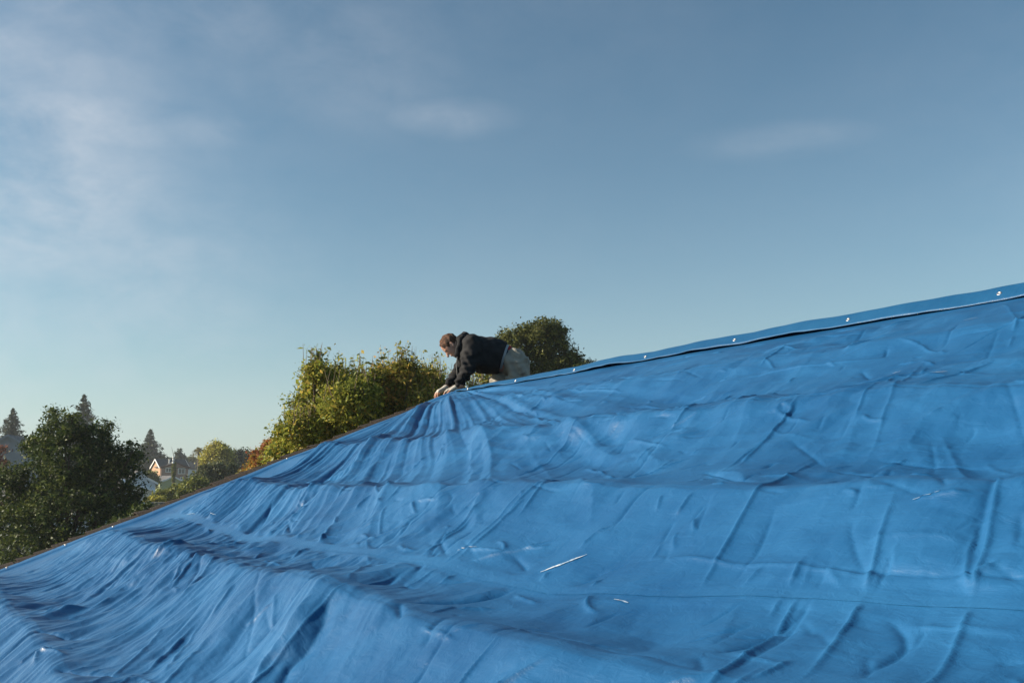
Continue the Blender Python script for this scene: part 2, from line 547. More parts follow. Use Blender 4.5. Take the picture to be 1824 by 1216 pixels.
T_RAKE, T_BACK, P_EAVE = 9.0, -4.0, 5.7
CREASES = [
    (1.2, 0.9, [(2.648, 2.869), (2.587, 2.81), (2.55, 2.758)]),
    (1, -0.9, [(3.482, 2.786), (3.221, 2.889)]),
    (0.8, 0.6, [(3.22, 2.847), (3.133, 2.819), (2.963, 2.797)]),
    (1, -0.8, [(2.941, 2.795), (2.83, 2.826), (2.711, 2.877)]),
    (0.8, 0.6, [(3.673, 2.866), (3.52, 2.9)]),
    (1, 0.9, [(2.308, 3.336), (2.272, 3.291), (2.243, 3.255)]),
    (3.2, -3.5, [(3.096, 3.334), (3.168, 3.243), (3.183, 3.138), (3.26, 3.008)]),
    (1.2, -1.2, [(2.757, 3.258), (2.602, 3.33)]),
    (1.6, -1.6, [(2.767, 3.246), (2.722, 3.154), (2.683, 3.088), (2.641, 2.946)]),
    (2.2, -1.8, [(2.348, 3.393), (2.481, 3.258), (2.483, 3.23)]),
    (1.3, -1.1, [(2.119, 3.32), (2.149, 3.256), (2.152, 3.191), (2.059, 3.149)]),
    (1.2, -1, [(1.855, 3.228), (1.778, 3.184)]),
    (1.6, -1.5, [(2.551, 2.644), (2.59, 2.609), (2.632, 2.424), (2.563, 2.419)]),
    (1.3, -1, [(2.064, 3.112), (2.07, 2.997)]),
    (0.9, 0.9, [(2.217, 2.959), (2.157, 2.956), (2.09, 2.957)]),
    (6, 3.2, [(5.386, 1.521), (5.187, 1.707), (4.629, 2.03), (4.312, 2.231), (3.882, 2.404)]),
    (6, -2.6, [(5.225, 1.541), (4.871, 1.822), (4.431, 2.085), (4.191, 2.248), (3.783, 2.403)]),
    (5, 2.4, [(3.691, 2.449), (3.607, 2.538), (3.349, 2.709)]),
    (4, -2.4, [(3.635, 2.459), (3.555, 2.536), (3.288, 2.704)]),
    (3.5, 2, [(4.825, 2.369), (4.685, 2.489), (4.328, 2.679)]),
    (4.5, 2.2, [(5.781, 1.856), (5.294, 2.161), (5.004, 2.4)]),
    (2.2, 1.3, [(1.981, 1.823), (1.833, 1.982), (1.646, 2.186), (1.524, 2.32), (1.485, 2.338), (1.38, 2.338)]),
    (1.2, -1, [(1.956, 1.893), (1.744, 2.18)]),
    (1.3, -1, [(1.9, 1.559), (1.681, 1.859), (1.576, 2.012)]),
    (1.2, 1, [(1.709, 2.026), (1.627, 2.087), (1.528, 2.152)]),
    (1, -0.8, [(2.359, 1.746), (2.265, 1.93)]),
    (3.5, 2.5, [(2.779, 1.688), (2.792, 1.625), (2.709, 1.669)]),
    (1, 0.8, [(2.716, 1.803), (2.559, 1.879), (2.356, 1.919)]),
    (1, -0.8, [(2.858, 1.097), (2.677, 1.26)]),
    (1.8, -2.6, [(2.616, 2.249), (2.649, 2.184), (2.567, 2.212), (2.365, 2.297), (2.182, 2.354)]),
    (4.5, 3.2, [(2.547, 2.27), (2.548, 2.174), (2.247, 2.329)]),
    (1, -0.8, [(2.375, 2.191), (2.386, 2.095)]),
    (1, -0.8, [(2.2, 2.225), (2.247, 2.058)]),
    (1, -0.8, [(1.896, 2.343), (1.957, 2.1)]),
    (1.2, -1.1, [(2.559, 0.96), (2.712, 0.597)]),
    (1, -0.8, [(2.172, 1.323), (2.385, 0.813)]),
    (1.3, -1, [(1.731, 2.269), (1.735, 2.192)]),
    (0.8, 0.6, [(2.901, 0.782), (2.726, 0.863), (2.61, 0.964), (2.516, 1.011)]),
    (0.8, 0.7, [(2.572, 1.089), (2.411, 1.207)]),
    (1, 0.8, [(2.813, 0.156), (2.511, 0.53), (2.263, 0.885)]),
    (4, 2.2, [(3.647, 1.382), (3.212, 1.398), (2.679, 1.572), (2.545, 1.521), (2.377, 1.523), (2.227, 1.518), (1.887, 1.494)]),
    (2, 1.2, [(2.963, 1.41), (2.673, 1.367), (2.516, 1.343), (1.925, 1.429)]),
    (1, -1, [(1.669, 2.577), (1.584, 2.68), (1.467, 2.785)]),
    (1.2, -1.1, [(1.722, 2.45), (1.672, 2.568)]),
    (1.8, -1.8, [(1.407, 2.358), (1.301, 2.632), (1.27, 2.755)]),
    (1.2, -1, [(1.25, 2.704), (1.13, 2.756)]),
    (1.1, 0.8, [(1.597, 2.67), (1.395, 2.642), (1.285, 2.657)]),
    (0.8, 0.8, [(1.525, 2.533), (1.454, 2.513), (1.38, 2.5)]),
    (1.8, 1.5, [(1.624, 2.744), (1.517, 2.82), (1.399, 2.869), (1.328, 2.886)]),
    (1.8, -2, [(1.357, 2.899), (1.297, 2.916), (1.241, 2.961), (1.214, 3.003), (1.208, 3.056), (1.2, 3.143)]),
    (2.2, -2.2, [(1.538, 2.911), (1.526, 2.934), (1.526, 3.116), (1.544, 3.164)]),
    (1.2, 1, [(1.52, 3.128), (1.451, 3.146), (1.334, 3.151)]),
    (0.9, -0.8, [(1.511, 2.945), (1.422, 3.005)]),
    (1, -0.8, [(1.45, 2.974), (1.371, 3.022), (1.331, 3.061)]),
    (1.3, 1.1, [(1.293, 2.916), (1.18, 2.919), (1.154, 2.903), (1.041, 2.903)]),
    (1, -1, [(1.227, 2.917), (1.204, 3.001)]),
    (1, -1, [(1.967, 2.517), (1.864, 2.702), (1.821, 2.862)]),
    (1, -0.8, [(2.288, 2.456), (2.135, 2.686)]),
    (0.8, -0.6, [(1.585, 2.344), (1.521, 2.421), (1.459, 2.483)]),
    (1.2, -1.2, [(1.547, 3.18), (1.444, 3.25)]),
    (1.1, 0.9, [(1.869, 2.343), (1.737, 2.38), (1.646, 2.369), (1.545, 2.395), (1.471, 2.41)]),
    (4.5, 4.5, [(5.651, 3.378), (5.409, 3.553), (5.245, 3.825), (5.615, 4.003)]),
    (3.2, -2.2, [(5.404, 3.394), (5.183, 3.567), (5.021, 3.834), (5.388, 4.005)]),
    (3, 2.5, [(5.674, 3.158), (5.664, 3.284), (5.614, 3.399)]),
    (5, -4.5, [(3.137, 3.28), (2.941, 3.542), (2.77, 3.755)]),
    (6, 5.5, [(3.234, 3.321), (3.095, 3.533), (2.902, 3.727)]),
    (1.3, -1.2, [(5.065, 3.248), (4.671, 3.41), (4.455, 3.52)]),
    (1.6, -1.6, [(4.902, 4.028), (4.662, 3.944), (4.429, 3.858)]),
    (2, -2, [(4.028, 4.049), (3.805, 3.955), (3.629, 3.869)]),
    (1.2, 1, [(4.141, 4.084), (4.352, 4.053), (4.298, 4.024), (4.104, 3.97)]),
    (1.3, -1.2, [(4.584, 3.255), (4.614, 3.219), (4.584, 3.197)]),
    (1.3, -1.2, [(3.761, 3.287), (3.864, 3.233), (3.907, 3.201)]),
    (1.3, -1.3, [(5.491, 2.724), (5.29, 2.786), (5.054, 2.853)]),
    (1.8, 1.6, [(5.737, 2.371), (5.793, 2.456), (5.61, 2.652)]),
    (2, -1.6, [(5.607, 2.437), (5.601, 2.573), (5.639, 2.708)]),
    (1.2, -1, [(6.239, 2.55), (5.961, 2.725), (5.796, 2.842)]),
    (1.3, -1.3, [(8.374, 2.401), (8.481, 2.319), (8.492, 2.14)]),
    (1.2, -1.2, [(5.719, 2.201), (5.689, 2.354), (5.793, 2.456)]),
    (9, -3.5, [(1.089, 2.955), (1.005, 3.017), (0.951, 3.054)]),
    (9, -2.5, [(2.311, 2.976), (2.201, 3.085), (2.154, 3.165)]),
    (9, 2.2, [(2.205, 2.957), (2.085, 3.06), (1.996, 3.156)]),
    (8, -2.2, [(2.067, 2.933), (1.989, 3.011), (1.896, 3.132)]),
    (7, -2, [(3.654, 1.792), (3.212, 2.025), (2.763, 2.265)]),
    (9, 2.6, [(3.662, 1.722), (3.345, 1.891), (2.86, 2.159)]),
    (8, 2.4, [(3.261, 2.255), (2.83, 2.509), (2.683, 2.637)]),
]
SEAM = [(8.361, 2.771), (6.623, 2.873), (5.494, 2.91), (4.454, 2.928), (3.862, 2.949), (3.258, 2.939), (2.771, 2.942), (2.409, 2.929), (2.104, 2.904), (1.778, 2.878), (1.544, 2.854), (1.319, 2.834), (1.096, 2.813)]
GLINTS = [[(2.648, 2.869), (2.577, 2.817), (2.55, 2.758)], [(2.157, 2.952), (2.09, 2.957)], [(1.522, 2.529), (1.454, 2.513)], [(7.548, 2.806), (7.278, 2.782)], [(6.905, 2.819), (6.777, 2.785)], [(7.973, 3.279), (8.018, 3.196)], [(6.699, 3.293), (6.73, 3.214)], [(4.2, 3.28), (4.199, 3.264)], [(2.579, 1.248), (2.541, 1.246)], [(2.317, 1.366), (2.268, 1.337)], [(2.712, 0.573), (2.652, 0.56)], [(2.49, 1.509), (2.449, 1.507)], [(3.22, 2.847), (3.133, 2.815)]]

# ------------------------------------------------------------------ ground
g = MB()
g.poly([(-3000, -3000, 0), (3000, -3000, 0), (3000, 3000, 0), (-3000, 3000, 0)])
gr = g.build('ground', M['ground'])
gr['kind'] = 'structure'

# ------------------------------------------------------------------ the house under the tarp
house = thing('tarp_covered_house', 'low house whose pitched roof is under the blue tarp, brown shingles along its gable edge', 'house', (0, 0, 0))
rz_roof = 0.0
m = MB()
for sg in (1, -1):
    prof = []
    q = [roof_pt(T_BACK, sg * 0.0), roof_pt(T_RAKE - 0.03, sg * 0.0), roof_pt(T_RAKE - 0.03, sg * P_EAVE), roof_pt(T_BACK, sg * P_EAVE)]
    q = [a + np.array([0, 0, -0.140]) for a in q]
    m.slab(q if sg < 0 else q[::-1], (0, 0, -0.10))
m.build('roof_deck', M['deck'], house)
m = MB()
zs = RIDGE - SLOPE * (P_EAVE - 0.5) - 0.19
for (ta, tb) in ((T_BACK + 0.3, T_BACK + 0.5), (T_RAKE - 0.6, T_RAKE - 0.4)):
    w = P_EAVE - 0.5
    pts = []
    for (p, z) in ((-w, 0), (w, 0), (w, zs), (0, RIDGE - 0.19), (-w, zs)):
        a = ta * DV + (p - PERP) * NV
        pts.append((a[0], a[1], z))
    m = MB()
    m.slab(pts, tuple(DV * (tb - ta)))
    m.build('gable_wall', M['stucco'], house)
for sg in (1, -1):
    w = sg * (P_EAVE - 0.5)
    a, b = (T_BACK + 0.5) * DV + (w - PERP) * NV, (T_RAKE - 0.6) * DV + (w - PERP) * NV
    m = MB()
    m.slab([(a[0], a[1], 0), (b[0], b[1], 0), (b[0], b[1], zs), (a[0], a[1], zs)], tuple(NV * -0.18 * sg))
    m.build('side_wall', M['stucco'], house)
for sg in (1, -1):
    m = MB()
    q = [roof_pt(T_RAKE - 0.028, sg * 0.0), roof_pt(T_RAKE - 0.028, sg * P_EAVE)]
    m.slab([q[0] + (0, 0, -0.045), q[1] + (0, 0, -0.045), q[1] + (0, 0, -0.23), q[0] + (0, 0, -0.23)], tuple(DV * 0.022))
    m.build('rake_board', M['fascia'], house)

# cap shingles along the gable edge, each its own piece, lapped like scales
prng = random.Random(11)
EXPO = 0.135
kinds = []
for kk in range(6):
    V, F = [], []
    ns, L = 9, 0.24
    wob = [prng.uniform(-0.004, 0.006) for _ in range(3)]
    cross = [(-0.20, -0.004), (-0.15, 0.03), (-0.09, 0.055), (-0.03, 0.066), (0.005, 0.056), (0.020, 0.02), (0.022, -0.06)]
    for e, lift in enumerate((0.010, 0.004 + 0.006 + wob[1], 0.028 + wob[2])):
        for (c, h) in cross:
            V.append((c + prng.uniform(-0.002, 0.002), e * L / 2, h * 0.55 + lift))
    n0 = len(V)
    for e, lift in enumerate((0.010, 0.004 + 0.006 + wob[1], 0.028 + wob[2])):
        for (c, h) in cross:
            V.append((c, e * L / 2, h * 0.55 + lift - 0.011))
    nc = len(cross)
    for e in range(2):
        for i in range(nc - 1):
            a = e * nc + i
            F.append((a, a + 1, a + nc + 1, a + nc))
            F.append((n0 + a, n0 + a + nc, n0 + a + nc + 1, n0 + a + 1))
    for i in range(nc - 1):
        F.append((2 * nc + i, 2 * nc + i + 1, n0 + 2 * nc + i + 1, n0 + 2 * nc + i))
        F.append((i + 1, i, n0 + i, n0 + i + 1))
    for e in range(2):
        F.append((e * nc, (e + 1) * nc, n0 + (e + 1) * nc, n0 + e * nc))
        a = e * nc + nc - 1
        F.append((a + nc, a, n0 + a, n0 + a + nc))
    me = bpy.data.meshes.new('shingle')
    me.from_pydata([tuple(v) for v in V], [], F)
    me.materials.append(M['shingle'])
    kinds.append(me)
for sg in (1, -1):
    NS = NV * sg
    down = (NS - np.array([0, 0, SLOPE])) / math.sqrt(1 + SLOPE ** 2)
    upv = (NS * SLOPE + np.array([0, 0, 1.0])) / math.sqrt(1 + SLOPE ** 2)
    npc = int(P_EAVE / EXPO) if sg > 0 else 14
    for i in range(npc):
        p = 0.02 + i * EXPO * 0.93
        base = T_RAKE * DV + (sg * p - PERP) * NV + np.array([0, 0, RIDGE - 0.066 - SLOPE * p])
        lift = 0.0
        if prng.random() < 0.14:
            lift = prng.uniform(0.006, 0.014)
        mtx = Matrix([[DV[r], down[r], upv[r], base[r] + upv[r] * lift] for r in range(3)] + [[0, 0, 0, 1]])
        o = bpy.data.objects.new('shingle', kinds[prng.randrange(6)])
        COL.objects.link(o)
        o.parent = house
        tw = Matrix.Rotation(prng.uniform(-0.03, 0.03), 4, 'Z') @ Matrix.Rotation(prng.uniform(-0.015, 0.02), 4, 'X')
        o.matrix_local = mtx @ tw

# ------------------------------------------------------------------ the tarp on the near slope
HAND_T = 8.80                                # where the worker gathers the tarp, at the ridge end
LINES = [0.0, 0.80, 1.60, 2.42, 3.28, 4.03, 4.85, 5.7]
SAG = [0.030, 0.065, 0.095, 0.100, 0.095, 0.08, 0.05]


def seg_dist(x, y, pts):
    best = np.full(x.shape, 1e9)
    along = np.zeros(x.shape)
    side = np.ones(x.shape)
    L = [0.0]
    for a, b in zip(pts[:-1], pts[1:]):
        L.append(L[-1] + math.hypot(b[0] - a[0], b[1] - a[1]))
    for i, (a, b) in enumerate(zip(pts[:-1], pts[1:])):
        dx, dy = b[0] - a[0], b[1] - a[1]
        l2 = dx * dx + dy * dy + 1e-12
        s = np.clip(((x - a[0]) * dx + (y - a[1]) * dy) / l2, 0, 1)
        d = np.hypot(x - a[0] - s * dx, y - a[1] - s * dy)
        w = d < best
        side = np.where(w, np.sign((x - a[0]) * dy - (y - a[1]) * dx), side)
        best = np.where(w, d, best)
        along = np.where(w, (L[i] + s * math.sqrt(l2)) / L[-1], along)
    return best, along, side


def smooth_line(pts, n=4):
    pts = [np.array(p, float) for p in pts]
    for _ in range(2):
        if len(pts) < 3:
            break
        q = [pts[0]]
        for a, b in zip(pts[:-1], pts[1:]):
            q += [0.75 * a + 0.25 * b, 0.25 * a + 0.75 * b]
        q.append(pts[-1])
        pts = q
    return [tuple(p) for p in pts]


EXTRA = []                                   # loose packing creases all over
cr = random.Random(23)
for i in range(720):
    t0 = 0.8 + 5.0 * cr.random() ** 2.0 if i % 6 else cr.uniform(3.5, 8.2)
    p0 = cr.uniform(0.2, 4.2)
    if t0 > 3.6 and cr.random() < 0.75:
        a = math.atan2(p0, t0 - HAND_T) + cr.uniform(-0.2, 0.2)
    else:
        a = cr.choice([1.95, 1.95, 1.8, 2.15, 3.14, 3.05, 2.7, 1.2, 0.75]) + cr.uniform(-0.18, 0.18)
    L = cr.uniform(0.04, 0.16) if cr.random() < 0.65 else cr.uniform(0.16, 0.45)
    if t0 > 3.6:
        L *= 1.5
    bend = cr.uniform(-0.15, 0.15) if cr.random() < 0.75 else cr.uniform(-0.7, 0.7)
    p1 = (t0 + L * 0.5 * math.cos(a), p0 + L * 0.5 * math.sin(a))
    p2 = (p1[0] + L * 0.5 * math.cos(a + bend), p1[1] + L * 0.5 * math.sin(a + bend))
    sg_ = cr.choice([-0.6, 1, -0.6, 1])
    EXTRA.append((cr.uniform(0.5, 0.85), sg_ * cr.uniform(0.5, 1.3) * min(1.0, 0.3 + L * 3), [(t0, p0), p1, p2]))
for i in range(46):                          # long straight folds from packing
    t0, p0 = cr.uniform(0.8, 4.4), cr.uniform(0.2, 4.0)
    a = cr.choice([1.95, 1.98, 1.9, 3.12, 3.16, 0.78]) + cr.uniform(-0.05, 0.05)
    L = cr.uniform(0.5, 1.3)
    EXTRA.append((cr.uniform(0.55, 0.8), cr.choice([-1, 1]) * cr.uniform(0.35, 0.75), [(t0, p0), (t0 + L * math.cos(a), p0 + L * math.sin(a))]))


pr_ = random.Random(31)
PLEATS = []                                  # bearing, half width, height, start, reach (m) of pleats drawn to the gathered corner
aa_ = 0.16
while aa_ < 1.08:
    PLEATS.append((aa_, pr_.uniform(0.05, 0.10), pr_.choice([1, 1, -0.8]) * pr_.uniform(0.026, 0.052), 0.0, pr_.uniform(2.0, 4.6)))
    aa_ += pr_.uniform(0.035, 0.085)
for _k in range(46):
    PLEATS.append((pr_.uniform(0.3, 1.15), pr_.uniform(0.02, 0.04), pr_.choice([1, -1]) * pr_.uniform(0.010, 0.020), pr_.uniform(0.4, 3.0), pr_.uniform(2.5, 5.5)))


def ridged(x, y):
    return 1 - 2.4 * np.abs(noise2(x, y))


def tarp_height(t, p):
    """height of the sheet above the slope, metres"""
    # sag between the battens, ruched where the sheet bends over each of them
    h = np.zeros_like(t)
    wob = 0.05 * noise2(t * 0.7 + 3.1, p * 0.4) + 0.018 * noise2(t * 2.3, p * 1.1 + 5) + 0.010 * noise2(t * 6.0, p * 2.0)
    pp = np.clip(p + wob * sstep(0.05, 0.6, p), 0, 5.69)
    for i in range(len(LINES) - 1):
        a, b = LINES[i], LINES[i + 1]
        s = np.clip((pp - a) / (b - a), 0, 1)
        amp = SAG[i] * np.clip(1.0 + 0.4 * noise2(t * 0.55 + 11 * i, p * 0.3), 0.55, 2)
        q = s ** 1.25                        # lowest point lies downhill of the middle
        inside = (pp >= a) & (pp < b)
        prof = -4 * q * (1 - q)
        edge = np.minimum(s, 1 - s) * (b - a)
        prof = prof - 0.07 * np.exp(-(edge / 0.014) ** 2)
        h = np.where(inside, amp * prof, h)
        up = (b - pp)                        # short ruckles just uphill of the batten
        ruck = np.exp(-((up - 0.10) / 0.11) ** 2) * (pp < b + 0.02) * (pp > a)
        h = h + ruck * 0.009 * ridged(t * 5.5 + 3 * i + 0.9 * p, p * 2.2) * np.clip(0.6 + noise2(t * 0.8, 4.0 * i + p * 0), 0, 1.5) * (0.3 + 0.7 * sstep(2.0, 4.5, t))
    # pleats drawn straight to the gathered corner
    r = np.hypot(HAND_T - t, p)
    ang = np.arctan2(p, HAND_T - t)          # 0 along the ridge, pi/2 down the gable edge
    wa = ang + (0.008 * noise2(t * 0.8, p * 0.8) + 0.0025 * noise2(t * 2.4, p * 2.4)) * sstep(0.3, 1.6, r)
    rs = np.clip(r / 3.0, 0.0, 1.15)
    span = sstep(0.10, 0.30, ang) * (1 - sstep(1.12, 1.42, ang))
    far_ = 1 - sstep(5.0, 6.6, r)
    patch = np.clip(0.75 + 0.9 * noise2(r * 0.8 + 7, ang * 5.0), 0.2, 1.6)
    h = h + span * far_ * rs * 0.020 * noise2(wa * 10.0 + 2.2, r * 0.22 + 1.0)
    h = h + span * far_ * rs * 0.0150 * ridged(wa * 19.0 + 9, r * 0.30) * patch
    h = h + span * far_ * rs * 0.0085 * ridged(wa * 41.0 + 4.0, r * 0.45) * np.clip(1.4 - patch, 0.25, 1.2)
    h = h + span * far_ * rs * 0.0042 * ridged(wa * 88.0 + 40.0, r * 0.9) * patch * sstep(0.4, 0.9, ang)
    for (a0, wid, amp, r0_, r1_) in PLEATS:
        da = np.abs(wa - a0) * r
        ww = wid * (0.25 + 0.75 * np.clip(r / 2.5, 0, 1.3))
        env = sstep(0.02, 0.25, r) * sstep(r0_ - 0.1, r0_ + 0.3, r) * (1 - sstep(r1_ * 0.5, r1_, r))
        h = h + amp * env * np.clip(r / 2.0, 0.06, 1) * np.exp(-da / ww) * (1 - sstep(3 * ww, 5 * ww, da))
    # strain wrinkles running over the battens in the lower left
    ll = sstep(2.75, 3.2, p) * sstep(2.2, 3.4, t)
    ux, vx = (-0.62 * t + 0.78 * p), (0.78 * t + 0.62 * p)
    vx = vx + 0.10 * noise2(t * 0.9, p * 0.9) + 0.03 * noise2(t * 2.5, p * 2.5)
    h = h + ll * 0.0130 * ridged(vx * 3.2, ux * 0.8) * np.clip(0.7 + noise2(t * 0.8, p * 1.3 + 6), 0.2, 1.5)
    h = h + ll * 0.0058 * ridged(vx * 8.5 + 5, ux * 1.3) * np.clip(0.7 + noise2(t * 1.1 + 4, p * 1.3), 0.2, 1.5)
    h = h + ll * 0.0022 * ridged(vx * 21.0 + 5, ux * 2.6)
    # slack and crumpled facets
    on = sstep(0.08, 0.5, p)
    h = h + 0.016 * noise2(t * 0.45 + 40, p * 1.2) * on
    near = 1 - sstep(3.0, 5.0, t)
    ru, rv = (-0.37 * t + 0.93 * p), (0.93 * t + 0.37 * p)
    h = h + (0.30 + 0.70 * near) * 0.016 * facet(rv * 1.5, ru * 1.5, 1) * on
    h = h + (0.25 + 0.75 * near) * 0.014 * facet(rv * 3.1 + 7, ru * 3.0, 2) * on
    pt = np.clip(0.6 + 1.3 * noise2(t * 0.6 + 3, p * 1.1 + 8), 0.12, 1.6)
    h = h + 0.0105 * facet(rv * 6.5, ru * 6.0 + 3, 3) * on * pt
    h = h + 0.0046 * facet(t * 14.0, p * 14.0 + 2, 4) * on * pt
    h = h + 0.0090 * ridged(rv * 5.0 + 9 + 0.6 * noise2(t, p), ru * 0.9) * on * np.clip(noise2(t * 0.7 + 3, p * 1.0 + 8) + 0.25, 0, 1)
    h = h + 0.0080 * ridged(t * 0.55 + 0.2 * p, p * 5.0 + 2.0 + 0.5 * noise2(t * 0.6, p)) * on * np.clip(noise2(t * 0.5 + 13, p * 1.4) + 0.3, 0, 1)
    # packing creases: a sharp line with a shallow tent either side of it
    jt = 0.010 * noise2(t * 6.0, p * 6.0) + 0.004 * noise2(t * 19.0, p * 19.0)
    jp = 0.010 * noise2(t * 6.0 + 50, p * 6.0) + 0.004 * noise2(t * 19.0 + 50, p * 19.0)
    for (w, hh, pts) in CREASES + EXTRA:
        broad = w > 3.0
        w, hh = max(w * 0.01, 0.005), hh * 0.01
        xs = [q[0] for q in pts]
        if min(xs) < 2.6 and w > 0.0089:
            hh, w = hh * (0.4 if w > 0.05 else 0.34), (w if w > 0.05 else w * 0.7)
        ys = [q[1] for q in pts]
        if not broad:
            hh = min(max(hh, -0.7 * w), 1.1 * w)
        mg = (3.6 if broad else 6.5) * w
        i0, i1 = np.searchsorted(T_AX, [min(xs) - mg, max(xs) + mg])
        j0, j1 = np.searchsorted(P_AX, [min(ys) - mg, max(ys) + mg])
        if i1 - i0 < 1 or j1 - j0 < 1:
            continue
        sl = (slice(i0, i1), slice(j0, j1))
        js = 2.0 if broad else 0.3
        d, al, sd = seg_dist(t[sl] + js * jt[sl], p[sl] + js * jp[sl], smooth_line(pts))
        tp_ = 0.35 if broad else 0.30
        tap = sstep(0.0, tp_, al) * (1 - sstep(1 - tp_, 1.0, al))
        wv = w * np.clip(0.85 + 0.6 * noise2(t[sl] * 6, p[sl] * 6), 0.4, 1.6)
        if broad:
            wv = wv * np.where(sd > 0, 0.6, 1.5)
            core = (np.exp(-(d / (1.1 * wv)) ** 2) * 0.35 + np.exp(-d / (0.75 * wv)) * 0.5) * (0.75 if hh > 0 else 0.45)
            core = core * (1 - sstep(2.2 * w, 3.4 * w, d))
        else:
            core = 1.05 * np.exp(-d / (0.65 * w)) + 0.62 * np.exp(-d / (2.0 * wv))
            core = core * (1 - sstep(3.5 * w, 6.0 * w, d))
        h[sl] = h[sl] + hh * tap * core
    # pulled flat on to the ridge and the gable edge
    h = h * (0.08 + 0.92 * sstep(0.02, 0.22, p))
    e = sstep(T_EDGE - 0.20, T_EDGE, t)
    e2 = sstep(T_EDGE - 1.1, T_EDGE - 0.05, t)
    e3 = sstep(T_EDGE - 1.0, T_EDGE - 0.15, t)
    h = np.where(h > 0, h * (1 - 0.88 * e3), h * (1 - 0.7 * e3))
    h = h * (1 - 0.8 * e) + 0.010 * sstep(T_EDGE - 0.115, T_EDGE - 0.095, t)   # folded hem
    base = 0.040 * sstep(0.06, 0.42, p) * (1 - e2) + 0.002 - 0.028 * e2 * sstep(0.15, 0.6, p)
    h = h + base
    lo = -0.09
    return np.where(h < lo, lo - 0.03 + 0.03 * np.exp((np.minimum(h, lo) - lo) / 0.03), h)


T_EDGE = 8.80
GRID = True
T_AX = np.concatenate([np.arange(-1.5, 0.6, 0.06), np.arange(0.6, 3.0, 0.0047)])
st = [3.0]
while st[-1] < T_EDGE:
    st.append(st[-1] + 0.0050 + (st[-1] - 3.0) / 6.0 * 0.0062)
st[-1] = T_EDGE
T_AX = np.concatenate([T_AX, st])
P_AX = np.concatenate([np.arange(0, 4.3, 0.0057), np.arange(4.3, 5.65, 0.03)])
TT, PP = np.meshgrid(T_AX, P_AX, indexing='ij')
# the sheet's gable-side edge wanders
EDGE_W = 0.05 * noise2(PP * 0.9 + 2, PP * 0 + 0.5) + 0.02 * noise2(PP * 3.1, PP * 0 + 4.5)
HH = tarp_height(TT, PP)
HH[1:-1] = (HH[:-2] + 12 * HH[1:-1] + HH[2:]) / 14
HH[:, 1:-1] = (HH[:, :-2] + 12 * HH[:, 1:-1] + HH[:, 2:]) / 14
# the welded seam holds the sheet flat along its length
S_LINE = np.interp(T_AX, [q[0] for q in SEAM][::-1], [q[1] for q in SEAM][::-1])
S_LINE = np.convolve(np.pad(S_LINE, 60, mode='edge'), np.ones(121) / 121, 'valid')
j_ = np.clip(np.searchsorted(P_AX, S_LINE), 1, len(P_AX) - 1)
S_MID = HH[np.arange(len(T_AX)), j_]
S_MID = np.convolve(np.pad(S_MID, 25, mode='edge'), np.ones(51) / 51, 'valid')
w_ = 1 - sstep(0.018, 0.060, np.abs(PP - S_LINE[:, None]))
w_ = w_ * (sstep(0.5, 0.8, TT) * (1 - sstep(8.2, 8.5, TT)))
HH = HH * (1 - 0.93 * w_) + (S_MID[:, None] - 0.10 * (PP - S_LINE[:, None])) * 0.93 * w_
TW = TT + EDGE_W * sstep(7.5, T_EDGE, TT)
V = roof_pt(TW, np.maximum(PP, 1e-6), HH)
nt_, np_ = TT.shape
idx = np.arange(nt_ * np_).reshape(nt_, np_)
F = np.stack([idx[:-1, :-1], idx[:-1, 1:], idx[1:, 1:], idx[1:, :-1]], -1).reshape(-1, 4)
# skirt: the sheet's edge turns down at the gable side, so it has an edge from any side
tarp = thing('blue_tarp', 'large creased blue tarp spread over the near roof slope', 'tarp', roof_pt(4.0, 3.0))
me = np_mesh('sheet', V.reshape(-1, 3), F, True)
uvl = me.uv_layers.new(name='UVMap')
uvs = np.stack([TT.ravel(), PP.ravel()], -1).astype(np.float32)[F.ravel()]
uvl.data.foreach_set('uv', uvs.ravel())
link('sheet', me, M['tarp'], tarp)

# welded seam strip running parallel to the ridge
GRID = True


def h_at(t, p):
    i = np.clip(np.searchsorted(T_AX, t), 1, len(T_AX) - 1)
    j = np.clip(np.searchsorted(P_AX, p), 1, len(P_AX) - 1)
    a = (np.asarray(t) - T_AX[i - 1]) / (T_AX[i] - T_AX[i - 1])
    b = (np.asarray(p) - P_AX[j - 1]) / (P_AX[j] - P_AX[j - 1])
    return (HH[i - 1, j - 1] * (1 - a) * (1 - b) + HH[i, j - 1] * a * (1 - b) + HH[i - 1, j] * (1 - a) * b + HH[i, j] * a * b)


sel = (T_AX > 0.3) & (T_AX < 8.45)
ts, pc = T_AX[sel], S_LINE[sel]
offs = np.array([-0.017, -0.008, 0.0, 0.008, 0.017])
S_T = np.repeat(ts[:, None], len(offs), 1)
S_P = pc[:, None] + offs[None, :]
S_H = h_at(S_T, S_P) + 0.0011
V2 = roof_pt(S_T, S_P, S_H)
a, b = S_T.shape
ix = np.arange(a * b).reshape(a, b)
F2 = np.stack([ix[:-1, :-1], ix[:-1, 1:], ix[1:, 1:], ix[1:, :-1]], -1).reshape(-1, 4)
me = np_mesh('seam_strip', V2.reshape(-1, 3), F2, True)
uvl = me.uv_layers.new(name='UVMap')
uvl.data.foreach_set('uv', np.stack([S_T.ravel(), S_P.ravel()], -1).astype(np.float32)[F2.ravel()].ravel())
link('seam_strip', me, M['seam'], tarp)

